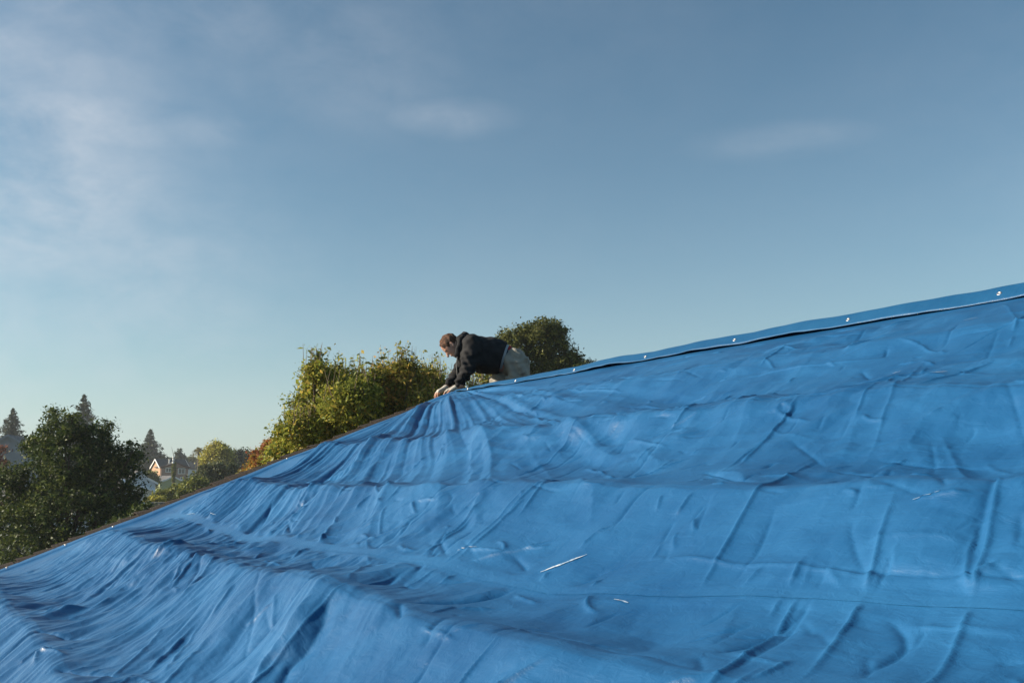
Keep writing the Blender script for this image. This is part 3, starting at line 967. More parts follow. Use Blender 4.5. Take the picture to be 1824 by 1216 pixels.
# painted glints: pale ribbons whose colour imitates light catching on creases
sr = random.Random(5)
for pts in GLINTS:
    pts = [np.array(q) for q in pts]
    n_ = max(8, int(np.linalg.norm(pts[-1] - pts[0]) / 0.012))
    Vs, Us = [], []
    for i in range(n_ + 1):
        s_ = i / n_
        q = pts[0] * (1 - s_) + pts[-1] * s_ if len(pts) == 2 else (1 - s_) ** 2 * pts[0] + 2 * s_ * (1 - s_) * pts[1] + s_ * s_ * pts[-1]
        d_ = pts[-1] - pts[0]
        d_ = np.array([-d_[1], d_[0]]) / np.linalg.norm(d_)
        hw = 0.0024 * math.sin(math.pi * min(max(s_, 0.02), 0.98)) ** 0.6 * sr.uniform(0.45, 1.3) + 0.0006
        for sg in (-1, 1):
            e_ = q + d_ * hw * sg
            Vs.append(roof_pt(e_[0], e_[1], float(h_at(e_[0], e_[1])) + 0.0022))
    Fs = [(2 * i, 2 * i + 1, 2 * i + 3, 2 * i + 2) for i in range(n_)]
    link('painted_glint', np_mesh('painted_glint', Vs, Fs, True), M['glint'], tarp)

# a grommet: a pressed metal ring with a hole
gv, gf = [], []
NSD = 18
prof = [(0.0055, 0.0), (0.0065, 0.0035), (0.0095, 0.0050), (0.0125, 0.0035), (0.0135, 0.0)]
for k in range(NSD):
    q = 2 * math.pi * k / NSD
    for (r_, z_) in prof:
        gv.append((r_ * math.cos(q), r_ * math.sin(q), z_))
for k in range(NSD):
    k2 = (k + 1) % NSD
    for i in range(len(prof) - 1):
        a, b = k * len(prof) + i, k2 * len(prof) + i
        gf.append((a, a + 1, b + 1, b))
grom_me = bpy.data.meshes.new('grommet')
grom_me.from_pydata(gv, [], gf)
grom_me.polygons.foreach_set('use_smooth', np.ones(len(gf), bool))
grom_me.materials.append(M['metal'])


def put_grommet(parent, pos, nrm, tan, s=1.0):
    z = np.array(nrm) / np.linalg.norm(nrm)
    x = np.array(tan) - z * np.dot(tan, z)
    x /= np.linalg.norm(x)
    y = np.cross(z, x)
    pos = np.array(pos) + z * 0.002 - np.array(parent.location)
    o = bpy.data.objects.new('grommet', grom_me)
    COL.objects.link(o)
    o.parent = parent
    o.matrix_local = Matrix([[x[r] * s, y[r] * s, z[r] * s, pos[r]] for r in range(3)] + [[0, 0, 0, 1]])


for p_ in (1.66, 3.10, 3.45, 3.86):
    t_ = T_EDGE - 0.05
    e_ = float(0.05 * noise2(p_ * 0.9 + 2, 0.5) + 0.02 * noise2(p_ * 3.1, 4.5))
    q = roof_pt(t_ + e_, p_, float(h_at(t_, p_)))
    put_grommet(tarp, q, UPN, DV, 0.75)

# ------------------------------------------------------------------ second tarp: covers the far slope, its hem lapped over the ridge
tarp2 = thing('blue_tarp', 'second blue tarp whose narrow hem with metal grommets laps over the ridge', 'tarp', roof_pt(4.0, -0.5))
t2 = np.concatenate([np.arange(-1.5, 8.62, 0.03), [8.62]])
nsec = 17


def hem_section(t):
    """profile across the ridge at t: list of (p, z offset from the ridge)"""
    w = float(np.interp(t, [1.0, 2.85, 5.0, 7.4, 8.1, 8.62], [0.130, 0.120, 0.098, 0.066, 0.036, 0.012]))
    wv = 0.009 * float(noise2(t * 1.1, 3.3)) + 0.004 * float(noise2(t * 4.7, 8.1)) - 0.004 * math.cos((t - 2.852) / 0.914 * 2 * math.pi)
    top = float(np.interp(t, [2.85, 6.0, 7.5, 8.62], [0.043, 0.038, 0.023, 0.010])) + wv + 0.007 * float(noise2(t * 0.6, 1.0))
    stand = 0.030 + 0.010 * float(noise2(t * 0.9, 6.0))
    pts = [(-3.2, -3.2 * SLOPE + 0.02), (-2.2, -2.2 * SLOPE + 0.012), (-1.3, -1.3 * SLOPE + 0.022), (-0.6, -0.6 * SLOPE + 0.016), (-0.25, -0.25 * SLOPE + 0.024),
           (-0.10, -0.018 + top * 0.7), (-0.05, top - 0.006), (-0.015, top + 0.002), (0.012, top + 0.003), (0.030, top - 0.001), (0.040, top - 0.007)]
    d = np.array([0.83 + 0.10 * float(noise2(t * 0.9, 9.0)) + 0.05 * float(noise2(t * 3.3, 2.0)), -0.66])              # the hem hangs a little steeper than the slope
    s0 = np.array([0.040, top - 0.007])
    for i in range(1, 6):
        q = s0 + d * w * i / 5 + np.array([0.0, 0.004 * float(noise2(t * 3.1, i * 0.6)) + 0.003 * float(noise2(t * 9.0, i * 0.9)) * i / 5])
        pts.append((q[0], q[1]))
    return pts


V3, U3 = [], []
for t in t2:
    sec = hem_section(t)
    for (p, z) in sec:
        q = t * DV + (p - PERP) * NV
        V3.append((q[0], q[1], RIDGE + z))
        U3.append((t, p + 20))
nc = len(sec)
ix = np.arange(len(t2) * nc).reshape(len(t2), nc)
F3 = np.stack([ix[:-1, :-1], ix[:-1, 1:], ix[1:, 1:], ix[1:, :-1]], -1).reshape(-1, 4)
me = np_mesh('sheet', V3, F3, True)
uvl = me.uv_layers.new(name='UVMap')
uvl.data.foreach_set('uv', np.array(U3, np.float32)[F3.ravel()].ravel())
sh = link('sheet', me, M['tarp_hem'], tarp2)
so = sh.modifiers.new('thickness', 'SOLIDIFY')
so.thickness = 0.004
so.offset = -1
for k in range(-2, 7):
    t_ = 2.852 + 0.914 * k
    if t_ > 8.4:
        continue
    sec = hem_section(t_)
    i_ = 13
    p_, z_ = 0.5 * (sec[i_][0] + sec[i_ - 1][0]), 0.5 * (sec[i_][1] + sec[i_ - 1][1])
    pos = t_ * DV + (p_ - PERP) * NV + np.array([0, 0, RIDGE + z_])
    nrm = NV * 0.785 + np.array([0, 0, 0.62])
    put_grommet(tarp2, pos + nrm * 0.001, nrm, DV, 0.95)

# ------------------------------------------------------------------ foliage
def leaf_quads(C, size, up_bias=0.3, aspect=1.9, seed=0):
    """one four-cornered leaf at each centre, random lie"""
    r = np.random.default_rng(seed)
    n = len(C)
    nrm = r.normal(size=(n, 3))
    nrm[:, 2] = np.abs(nrm[:, 2]) + up_bias
    nrm /= np.linalg.norm(nrm, axis=1)[:, None]
    ax = r.normal(size=(n, 3))
    ax -= nrm * (ax * nrm).sum(1)[:, None]
    ax /= np.linalg.norm(ax, axis=1)[:, None]
    sd = np.cross(nrm, ax)
    s = (np.asarray(size) * np.clip(r.lognormal(0.0, 0.38, n), 0.4, 2.2))[:, None]
    L, W = s * 0.5, s * 0.5 / aspect
    bend = nrm * s * 0.10
    V = np.stack([C - ax * L - bend, C + sd * W, C + ax * L - bend, C - sd * W], 1).reshape(-1, 3)
    F = np.arange(n * 4).reshape(n, 4)
    return V, F


def crown_cloud(lobes, clumps, per, spread, seed, squash=0.8, fill=0.5, lean=0.0):
    """leaf centres: clumps strewn over the outside of ellipsoid lobes (x,y,z,rx,ry,rz), some inside"""
    r = np.random.default_rng(seed)
    L = np.array(lobes, float)
    wt = (L[:, 3] * L[:, 5])
    which = r.choice(len(L), clumps, p=wt / wt.sum())
    d = r.normal(size=(clumps, 3))
    d /= np.linalg.norm(d, axis=1)[:, None]
    rad = fill + (1 - fill) * r.random(clumps) ** 0.45
    cc = L[which, :3] + d * L[which, 3:6] * rad[:, None] * r.uniform(0.88, 1.08, clumps)[:, None]
    n = r.poisson(per, clumps)
    idx = np.repeat(np.arange(clumps), n)
    off = r.normal(size=(len(idx), 3)) * (spread * r.uniform(0.55, 1.25, clumps))[idx][:, None]
    off[:, 2] *= squash
    P = cc[idx] + off
    return P, cc


def limbs(mb, base, top, lobes, r0, seed, n_per=1, sides=6):
    """trunk from base to top, then a limb to each lobe and twigs within it"""
    r = random.Random(seed)
    base, top = np.array(base, float), np.array(top, float)
    H = np.linalg.norm(top - base)
    pts, rad = [], []
    for i in range(7):
        s = i / 6
        q = base + (top - base) * s + np.array([r.uniform(-1, 1), r.uniform(-1, 1), 0]) * 0.03 * H * s * (1 - s) * 2
        pts.append(q)
        rad.append(r0 * (1.15 - 0.75 * s) * (1.35 if i == 0 else 1))
    mb.tube(pts, rad, 8)
    for (x, y, z, rx, ry, rz) in lobes:
        for _ in range(n_per):
            s = r.uniform(0.45, 0.95)
            a = base + (top - base) * s
            e = np.array([x + r.uniform(-.4, .4) * rx, y + r.uniform(-.4, .4) * ry, z + r.uniform(-.3, .5) * rz])
            m_ = (a + e) / 2 + np.array([0, 0, -0.06 * np.linalg.norm(e - a)])
            rr = r0 * (1.0 - 0.7 * s) * 0.75
            mb.tube([a, m_, e], [rr, rr * 0.65, rr * 0.25], 5)
            for _k in range(3):
                e2 = e + np.array([r.uniform(-1, 1) * rx, r.uniform(-1, 1) * ry, r.uniform(-.3, 1) * rz]) * 0.7
                mb.tube([m_ * .3 + e * .7, (e + e2) / 2, e2], [rr * .35, rr * .22, rr * .08], 4)


def px_lobes(lst, y, deep=0.9, jitter=0.5, seed=0):
    """lobes given as (px, py, radius in px[, depth shift m]) at forward distance y"""
    r = random.Random(seed)
    out = []
    for q in lst:
        sh = q[3] if len(q) > 3 else r.uniform(-jitter, jitter)
        c = at(q[0], q[1], y + sh)
        rad = q[2] * y / 1773.0 * 1.01
        out.append((c[0], c[1], c[2], rad, rad * deep, rad * 0.92))
    return out


def tree(name, label, cat, lobes, mat, y_base, clumps, per, spread, leaf, seed, r0, trunk_px=None, fill=0.45, up_bias=0.3, aspect=1.8, group=None, squash=0.8, shoots=None):
    L = np.array(lobes)
    cx_, cy_ = (L[:, 0] * L[:, 3]).sum() / L[:, 3].sum(), (L[:, 1] * L[:, 3]).sum() / L[:, 3].sum()
    if trunk_px is not None:
        cx_ = trunk_px
    root = thing(name, label, cat, (cx_, cy_, 0), 0, group)
    mb = MB()
    ztop = L[:, 2].max()
    zlow = (L[:, 2] - L[:, 5]).min()
    limbs(mb, (cx_, cy_, -0.05), (cx_ + 0.1 * r0, cy_, 0.35 * ztop + 0.65 * max(zlow, 0.2 * ztop)), lobes, r0, seed)
    mb.build('trunk', M['bark'], root, True)
    P, cc = crown_cloud(lobes, clumps, per, spread, seed, squash, fill)
    P = P[P[:, 2] > 0.05]
    if shoots is not None:
        tw = MB()
        extra = []
        r = random.Random(seed + 5)
        for (a, e, nleaf) in shoots:
            a, e = np.array(a), np.array(e)
            ln = np.linalg.norm(e - a)
            mid = (a + e) / 2 + np.array([r.uniform(-1, 1), r.uniform(-1, 1), 0]) * 0.06 * ln
            th = 0.0045 + 0.0035 * r.random()
            tw.tube([a, mid, e], [th * 1.5, th, th * 0.45], 3, False)
            for _ in range(nleaf):
                s = r.random() ** 0.8
                q = (1 - s) ** 2 * a + 2 * s * (1 - s) * mid + s * s * e
                extra.append(q + np.array([r.gauss(0, 1), r.gauss(0, 1), r.gauss(0, 1)]) * 0.045)
        o = tw.build('twigs', M['twig'], root)
        if extra:
            P = np.concatenate([P, np.array(extra)])
    V, F = leaf_quads(P, leaf, up_bias, aspect, seed + 1)
    me = np_mesh('crown', V, F)
    link('crown', me, mat, root)
    return root


LM = {}
LM['dark_oak'] = leaf_mat('leaf_dark_green', [(0.0, (0.022, 0.041, 0.013)), (0.45, (0.045, 0.071, 0.018)), (0.8, (0.083, 0.115, 0.025)), (1.0, (0.167, 0.193, 0.045))], 0.28, 0.55, 0.9)
LM['olive'] = leaf_mat('leaf_olive_yellow', [(0.0, (0.089, 0.111, 0.025)), (0.35, (0.198, 0.233, 0.04)), (0.7, (0.335, 0.354, 0.055)), (0.9, (0.531, 0.443, 0.08)), (1.0, (0.585, 0.422, 0.1))], 0.45, 0.5)
LM['olive2'] = leaf_mat('leaf_olive_brown', [(0.0, (0.099, 0.105, 0.029)), (0.35, (0.216, 0.222, 0.044)), (0.65, (0.354, 0.332, 0.059)), (0.85, (0.57, 0.443, 0.09)), (1.0, (0.585, 0.332, 0.1))], 0.45, 0.5)
LM['round'] = leaf_mat('leaf_dense_green', [(0.0, (0.047, 0.063, 0.023)), (0.5, (0.102, 0.118, 0.032)), (1.0, (0.205, 0.205, 0.056))], 0.25, 0.5)
LM['conifer'] = leaf_mat('needle_grey_green', [(0.0, (0.027, 0.042, 0.027)), (0.6, (0.05, 0.073, 0.04)), (1.0, (0.092, 0.112, 0.059))], 0.15, 0.6)
LM['yellow'] = leaf_mat('leaf_yellow_green', [(0.0, (0.242, 0.223, 0.055)), (0.5, (0.445, 0.39, 0.084)), (1.0, (0.552, 0.552, 0.111))], 0.45, 0.5)
LM['red'] = leaf_mat('leaf_red_orange', [(0.0, (0.224, 0.053, 0.024)), (0.35, (0.38, 0.116, 0.033)), (0.7, (0.424, 0.232, 0.039)), (0.9, (0.246, 0.221, 0.033)), (1.0, (0.146, 0.163, 0.033))], 0.45, 0.5)
LM['orange'] = leaf_mat('leaf_orange_yellow', [(0.0, (0.377, 0.105, 0.037)), (0.3, (0.452, 0.234, 0.044)), (0.6, (0.377, 0.3, 0.044)), (1.0, (0.15, 0.183, 0.037))], 0.45, 0.5)
LM['grey_green'] = leaf_mat('leaf_grey_green', [(0.0, (0.052, 0.067, 0.033)), (0.6, (0.111, 0.131, 0.055)), (1.0, (0.223, 0.223, 0.084))], 0.25, 0.5)
LM['hedge'] = leaf_mat('leaf_hedge', [(0.0, (0.055, 0.078, 0.023)), (0.5, (0.139, 0.167, 0.037)), (1.0, (0.316, 0.316, 0.055))], 0.28, 0.5)
LM['russet'] = leaf_mat('leaf_russet', [(0.0, (0.111, 0.049, 0.042)), (0.6, (0.222, 0.097, 0.071)), (1.0, (0.31, 0.181, 0.099))], 0.3, 0.5)
LM['palm'] = leaf_mat('leaf_palm', [(0.0, (0.111, 0.121, 0.037)), (0.6, (0.223, 0.204, 0.055)), (1.0, (0.408, 0.296, 0.093))], 0.25, 0.5)

# big dark evergreen at the left edge
Y = 32.0
lb = px_lobes([(120, 815, 62), (58, 870, 62), (185, 860, 62), (105, 765, 34), (168, 785, 30), (70, 800, 30), (215, 820, 34), (222, 895, 34), (24, 915, 60),
               (125, 930, 92), (205, 960, 55), (60, 1010, 80), (150, 1040, 80), (20, 850, 26), (235, 800, 14), (95, 742, 14), (128, 748, 14), (188, 762, 15)], Y, 0.95, 0.8, 1)
tree('evergreen_tree', 'big dark evergreen tree left of the roof, its crown reaching the photo edge', 'tree', lb, LM['dark_oak'], Y, 1500, 62, 0.14, 0.082, 11, 0.13, fill=0.3, aspect=1.7)

# tall twiggy shrubs behind the gable edge
def bush_shoots(lobes, n, seed, lo=0.3, hi=0.85):
    r = random.Random(seed)
    out = []
    L = [q for q in lobes]
    for _ in range(n):
        q = r.choice(L)
        a = r.uniform(0, 2 * math.pi)
        rr = r.random() ** 0.5 * 0.9
        b = np.array([q[0] + math.cos(a) * q[3] * rr, q[1] + math.sin(a) * q[4] * rr, q[2] + q[5] * (0.3 + 0.5 * math.sqrt(max(0, 1 - rr * rr)))])
        ln = r.uniform(lo, hi)
        e = b + np.array([r.gauss(0.05, 0.22), r.gauss(0, 0.22), 1.0]) * ln
        out.append((b - np.array([0, 0, 0.25]), e, r.choice([0, 3, 8, 14, 22])))
    return out


Y = 19.0
bl = px_lobes([(585, 690, 42), (560, 730, 46), (620, 720, 50), (530, 770, 34), (590, 790, 60), (510, 800, 24), (640, 690, 30), (560, 665, 20), (640, 770, 50), (500, 830, 30)], Y, 0.9, 0.5, 2)
tree('tall_shrub', 'olive twiggy tall shrub nearest the autumn red trees', 'shrub', bl, LM['olive'], Y, 1150, 42, 0.105, 0.070, 21, 0.07, shoots=bush_shoots(bl[:4] + bl[6:8], 120, 3, 0.15, 0.45), fill=0.3, aspect=2.2, group='tall twiggy shrubs behind the roof')
Y = 19.8
bm_ = px_lobes([(690, 690, 42), (720, 720, 56), (665, 740, 40), (740, 690, 40), (700, 780, 66), (755, 735, 46), (720, 662, 20)], Y, 0.9, 0.5, 3)
tree('tall_shrub', 'olive twiggy tall shrub in the middle of the row behind the roof', 'shrub', bm_, LM['olive2'], Y, 1050, 42, 0.105, 0.070, 22, 0.07, shoots=bush_shoots(bm_[:4] + bm_[5:], 120, 4, 0.15, 0.45), fill=0.3, aspect=2.2, group='tall twiggy shrubs behind the roof')
Y = 20.6
br = px_lobes([(785, 710, 34), (815, 720, 40), (770, 690, 26), (840, 720, 36), (865, 705, 26), (800, 770, 50), (855, 750, 40)], Y, 0.9, 0.5, 4)
tree('tall_shrub', 'sparse olive shrub directly behind the kneeling worker', 'shrub', br, LM['olive'], Y, 420, 36, 0.11, 0.070, 23, 0.06, shoots=bush_shoots(br[:5], 110, 5, 0.2, 0.55), fill=0.3, aspect=2.2, group='tall twiggy shrubs behind the roof')

# dense rounded tree behind the worker
Y = 44.0
lb = px_lobes([(962, 604, 40), (990, 632, 38), (915, 622, 34), (1004, 662, 34), (950, 660, 44), (940, 600, 26), (905, 650, 36), (980, 690, 50), (985, 590, 22), (900, 605, 18), (1014, 646, 24), (1026, 668, 20)], Y, 0.9, 0.5, 5)
tree('rounded_tree', 'dense rounded dark green tree standing behind the kneeling worker', 'tree', lb, LM['round'], Y, 1000, 46, 0.15, 0.10, 31, 0.25, fill=0.5)
Y = 60.0
lb = px_lobes([(1050, 655, 16), (1035, 660, 14), (1062, 662, 12), (1048, 680, 22)], Y, 0.9, 0.3, 6)
tree('small_tree', 'low dark tree crown just right of the rounded tree', 'tree', lb, LM['conifer'], Y, 160, 34, 0.16, 0.12, 32, 0.12)


# conifers
def conifer(name, label, px, top_y, base_y, half_px, y, seed, rows=16, power=0.85, leaf=0.3, mat='conifer', jag=0.25):
    r = np.random.default_rng(seed)
    top = at(px, top_y, y)
    low = at(px, base_y, y)
    H = top[2] - low[2]
    half = half_px * y / 1773.0
    root = thing(name, label, 'tree', (top[0], top[1], 0), 0, 'conifers on the skyline')
    mb = MB()
    mb.tube([(top[0], top[1], -0.1), (top[0], top[1], low[2]), (top[0], top[1], low[2] + H * 0.6), (top[0], top[1], top[2] - 0.1)], [0.45, 0.36, 0.18, 0.03], 8)
    pts = []
    for i in range(rows):
        s = (i + 0.4) / rows
        z = top[2] - s * H
        rad = half * (s ** power) * (1.0 + jag * r.uniform(-1, 1))
        nb = int(5 + 9 * s)
        a0 = r.uniform(0, 6.28)
        for b in range(nb):
            a = a0 + 6.283 * b / nb + r.uniform(-.25, .25)
            L = rad * r.uniform(0.7, 1.12)
            e = np.array([math.cos(a) * L, math.sin(a) * L, -0.05 * L + r.uniform(-.3, .3)])
            c = np.array([top[0], top[1], z])
            mb.tube([c, c + e * 0.9], [0.05, 0.02], 3, False)
            k = int(20 + 64 * L / half)
            u = r.random(k) ** 0.6
            q = c + e * u[:, None] + r.normal(size=(k, 3)) * np.array([0.16, 0.16, 0.10]) * (0.5 + 0.6 * (L))
            q[:, 2] -= 0.10 * r.random(k)
            pts.append(q)
    k = 60
    u = r.random(k)
    pts.append(np.array([top[0], top[1], top[2]]) + np.stack([r.normal(size=k) * 0.12 * (0.3 + u), r.normal(size=k) * 0.12 * (0.3 + u), -u * H * 0.08 + 0.2], 1))
    mb.build('trunk', M['bark'], root)
    V, F = leaf_quads(np.concatenate(pts), leaf, 0.2, 2.4, seed)
    link('crown', np_mesh('crown', V, F), LM[mat], root)
    return root


conifer('conifer_tree', 'tall hazy conifer rising at the left photo edge', 24, 729, 808, 33, 165.0, 41, 15, 0.85, 0.34, jag=0.4)
conifer('conifer_tree', 'tallest hazy conifer rising out of the big evergreen tree', 150, 704, 805, 33, 165.0, 42, 18, 0.75, 0.34, jag=0.45)
conifer('conifer_tree', 'broad dark conifer standing behind the pink house', 268, 766, 838, 32, 235.0, 43, 17, 0.7, 0.48, jag=0.32)

# trees and bushes round the houses
def small_tree(name, label, lst, y, mat, seed, clumps, per, spread, leaf, r0=0.2, cat='tree', group=None, fill=0.4, up=0.3):
    return tree(name, label, cat, px_lobes(lst, y, 0.9, 0.4, seed), LM[mat], y, clumps, per, spread, leaf, seed, r0, fill=fill, group=group, up_bias=up)


small_tree('windswept_tree', 'small windswept tree seen above the pink house roof', [(318, 809, 6), (325, 816, 6), (315, 818, 5), (321, 803, 3), (328, 820, 4)], 250.0, 'conifer', 51, 60, 24, 0.35, 0.40, 0.2)
small_tree('round_bush', 'olive bush in front of the pink house sunlit wall', [(260, 848, 8), (268, 849, 9), (278, 854, 7), (256, 855, 9), (268, 860, 12)], 170.0, 'hedge', 52, 160, 26, 0.35, 0.35, 0.15, 'bush')
small_tree('dark_tree', 'dark tree mass between the big evergreen and pink house', [(252, 832, 14), (244, 815, 10), (258, 826, 11), (246, 848, 16), (262, 838, 8), (280, 829, 9), (290, 824, 8)], 262.0, 'conifer', 53, 240, 30, 0.6, 0.6, 0.3)
small_tree('dark_tree', 'low dark tree peeking over the pink house ridge', [(298, 823, 8), (308, 822, 6), (316, 824, 7), (290, 828, 8)], 275.0, 'conifer', 54, 120, 26, 0.5, 0.6, 0.25)
small_tree('round_bush', 'low bush right of the pink house roof', [(334, 822, 6), (341, 819, 5), (346, 823, 6), (331, 828, 6)], 255.0, 'grey_green', 55, 110, 26, 0.4, 0.45, 0.15, 'bush')
small_tree('yellow_tree', 'rounded yellow green tree beside the palm', [(377, 810, 16), (392, 805, 16), (385, 798, 13), (402, 812, 12), (370, 822, 13), (385, 822, 22), (408, 822, 9)], 120.0, 'yellow', 56, 340, 34, 0.26, 0.24, 0.2)
small_tree('dark_shrubbery_tree', 'broad dark grey green tree below the yellow tree', [(362, 845, 18), (385, 842, 20), (372, 860, 24), (398, 850, 20), (352, 862, 14), (410, 838, 14), (345, 878, 18), (420, 850, 16), (405, 868, 20)], 92.0, 'grey_green', 57, 480, 38, 0.24, 0.22, 0.2)
small_tree('dark_tree', 'dark domed tree right of the yellow tree', [(424, 815, 14), (436, 812, 14), (415, 824, 13), (442, 822, 14), (428, 832, 18), (448, 832, 14)], 150.0, 'conifer', 58, 260, 30, 0.34, 0.34, 0.25)
small_tree('autumn_tree', 'red and orange autumn tree left of the tall shrubs', [(470, 812, 18), (482, 800, 15), (456, 828, 14), (490, 822, 20), (472, 836, 20), (448, 840, 12), (485, 790, 9), (498, 800, 12)], 48.0, 'red', 59, 420, 34, 0.135, 0.105, 0.12)
small_tree('autumn_shrub', 'low orange and yellow autumn shrub at the roof edge', [(446, 842, 10), (438, 850, 10), (458, 845, 12), (470, 848, 14), (450, 860, 16), (432, 860, 10)], 44.0, 'orange', 60, 240, 30, 0.11, 0.095, 0.08, 'shrub')
small_tree('hedge_bush', 'dark leafy bush below the ivy clad pole', [(296, 884, 16), (282, 886, 12), (310, 878, 14), (322, 872, 12), (300, 898, 18)], 84.0, 'hedge', 61, 260, 34, 0.19, 0.18, 0.1, 'bush')
small_tree('hedge_bush', 'brighter leafy bush between the pole and dark tree', [(338, 868, 14), (350, 862, 12), (360, 868, 14), (330, 880, 14), (345, 882, 18)], 80.0, 'hedge', 62, 260, 34, 0.19, 0.18, 0.1, 'bush')
small_tree('ground_hedge', 'low yellow green hedge just above the grey flat roof', [(270, 890, 6), (278, 891, 6), (286, 891, 6), (264, 892, 6), (276, 897, 9)], 70.0, 'yellow', 63, 120, 30, 0.10, 0.13, 0.05, 'hedge')
small_tree('russet_shrub', 'reddish bare shrub at the far left photo edge', [(2, 800, 9), (-6, 815, 12), (4, 825, 9), (0, 845, 12)], 60.0, 'russet', 64, 90, 24, 0.14, 0.11, 0.06, 'shrub')
small_tree('dark_shrub', 'dark shrub in the shade below the big evergreen tree', [(250, 925, 22), (215, 945, 26), (170, 975, 30), (120, 1000, 30), (262, 905, 10)], 26.0, 'dark_oak', 65, 300, 36, 0.10, 0.07, 0.06, 'shrub')

small_tree('dark_tree', 'dark tree half hidden behind the left part of the big evergreen', [(40, 830, 30), (80, 840, 34), (10, 850, 26), (60, 870, 36), (100, 870, 30)], 150.0, 'conifer', 66, 420, 34, 0.6, 0.55, 0.3)
small_tree('dark_tree', 'dark tree half hidden behind the right part of the big evergreen', [(130, 835, 30), (170, 838, 34), (205, 846, 28), (225, 838, 20), (150, 870, 36), (200, 875, 34), (235, 862, 18)], 155.0, 'conifer', 67, 480, 34, 0.6, 0.55, 0.3)

# palm
root = thing('palm_tree', 'feathery palm rising behind the yellow green tree', 'tree', (at(354, 803, 200.0)[0], 200.0, 0))
c = at(354, 803, 200.0)
mb = MB()
mb.tube([(c[0], c[1], -0.1), (c[0] + 0.1, c[1], c[2] * 0.5), (c[0], c[1], c[2])], [0.4, 0.26, 0.22], 8)
mb.build('trunk', M['bark'], root, True)
V, F = [], []
pr = random.Random(9)
for k in range(44):
    a = k * 2.39996
    el = pr.uniform(-0.5, 1.25)
    L = pr.uniform(1.5, 2.0)
    d = np.array([math.cos(a) * math.cos(el), math.sin(a) * math.cos(el), math.sin(el)])
    sd = np.array([-math.sin(a), math.cos(a), 0])
    prev = None
    for i in range(12):
        s = i / 11
        q = c + d * L * s + np.array([0, 0, -0.75 * L * s * s * (0.5 + 0.5 * math.cos(el))])
        if i > 1:
            for sg in (-1, 1):
                w = 0.42 * math.sin(math.pi * min(1, s * 0.9 + 0.1)) + 0.06
                tip = q + sd * sg * w + d * 0.12 + np.array([0, 0, -0.12 * w])
                b0 = len(V)
                V += [q - d * 0.07, tip, q + d * 0.09, q]
                F.append((b0, b0 + 1, b0 + 2, b0 + 3))
link('fronds', np_mesh('fronds', np.array(V), np.array(F)), LM['palm'], root)

# ------------------------------------------------------------------ far houses
M['pink'] = noisy_mat('siding_pink_beige', (0.30, 0.20, 0.16), (0.34, 0.225, 0.18), 1.0, 0.85)
M['peach'] = noisy_mat('siding_peach', (0.42, 0.26, 0.16), (0.46, 0.29, 0.18), 1.0, 0.85)
M['sage'] = noisy_mat('siding_sage', (0.34, 0.38, 0.20), (0.38, 0.42, 0.23), 1.0, 0.85)
M['white'] = noisy_mat('paint_white', (0.55, 0.60, 0.64), (0.62, 0.66, 0.70), 1.0, 0.7)
M['blue_grey'] = noisy_mat('siding_blue_grey', (0.16, 0.20, 0.24), (0.20, 0.24, 0.28), 1.0, 0.85)
M['trim'] = plain('trim_white', (0.78, 0.78, 0.76), 0.5)
M['roof_grey'] = noisy_mat('roof_grey_shingle', (0.10, 0.10, 0.105), (0.16, 0.155, 0.155), 2.0, 0.9, 0.3, 30)
M['roof_dark'] = noisy_mat('roof_dark_shingle', (0.05, 0.055, 0.055), (0.085, 0.09, 0.09), 2.0, 0.9, 0.3, 30)
M['glass'] = plain('window_glass', (0.03, 0.045, 0.05), 0.08, 0.6)
M['brown_trim'] = plain('fascia_brown', (0.10, 0.045, 0.03), 0.6)
M['pole'] = noisy_mat('pole_wood', (0.12, 0.10, 0.08), (0.2, 0.17, 0.14), 4.0, 0.85)


def lbox(mb, a, b):
    mb.box(a, b)


def local_link(mb, name, mat, root):
    me = bpy.data.meshes.new(name)
    me.from_pydata(mb.v, [], mb.f)
    me.materials.append(mat)
    o = bpy.data.objects.new(name, me)
    COL.objects.link(o)
    o.parent = root
    return o


def add_window(root, x, z, w, h, y=0.0, mull=1, side='front', frame='trim', xs=0.0):
    """window on the front (facing -y at y) or on the left end (facing -x at xs)"""
    def P(u, d, v):
        return (u, y - d, v) if side == 'front' else (xs - d, u, v)

    def bx(mb, u0, u1, d0, d1, v0, v1):
        a, b = P(u0, d0, v0), P(u1, d1, v1)
        mb.box(tuple(min(i, j) for i, j in zip(a, b)), tuple(max(i, j) for i, j in zip(a, b)))
    mb = MB()
    t = 0.11
    bx(mb, x - w / 2, x + w / 2, 0.003, 0.02, z, z + h)
    win = local_link(mb, 'window', M['glass'], root)
    for (u0, u1, v0, v1) in ((x - w / 2 - t, x + w / 2 + t, z + h, z + h + t), (x - w / 2 - t, x + w / 2 + t, z - t, z), (x - w / 2 - t, x - w / 2, z, z + h), (x + w / 2, x + w / 2 + t, z, z + h)):
        mb = MB()
        bx(mb, u0, u1, 0.002, 0.07, v0, v1)
        local_link(mb, 'frame', M[frame], win)
    for i in range(mull):
        c = x - w / 2 + w * (i + 1) / (mull + 1)
        mb = MB()
        bx(mb, c - 0.04, c + 0.04, 0.021, 0.06, z, z + h)
        local_link(mb, 'mullion', M[frame], win)


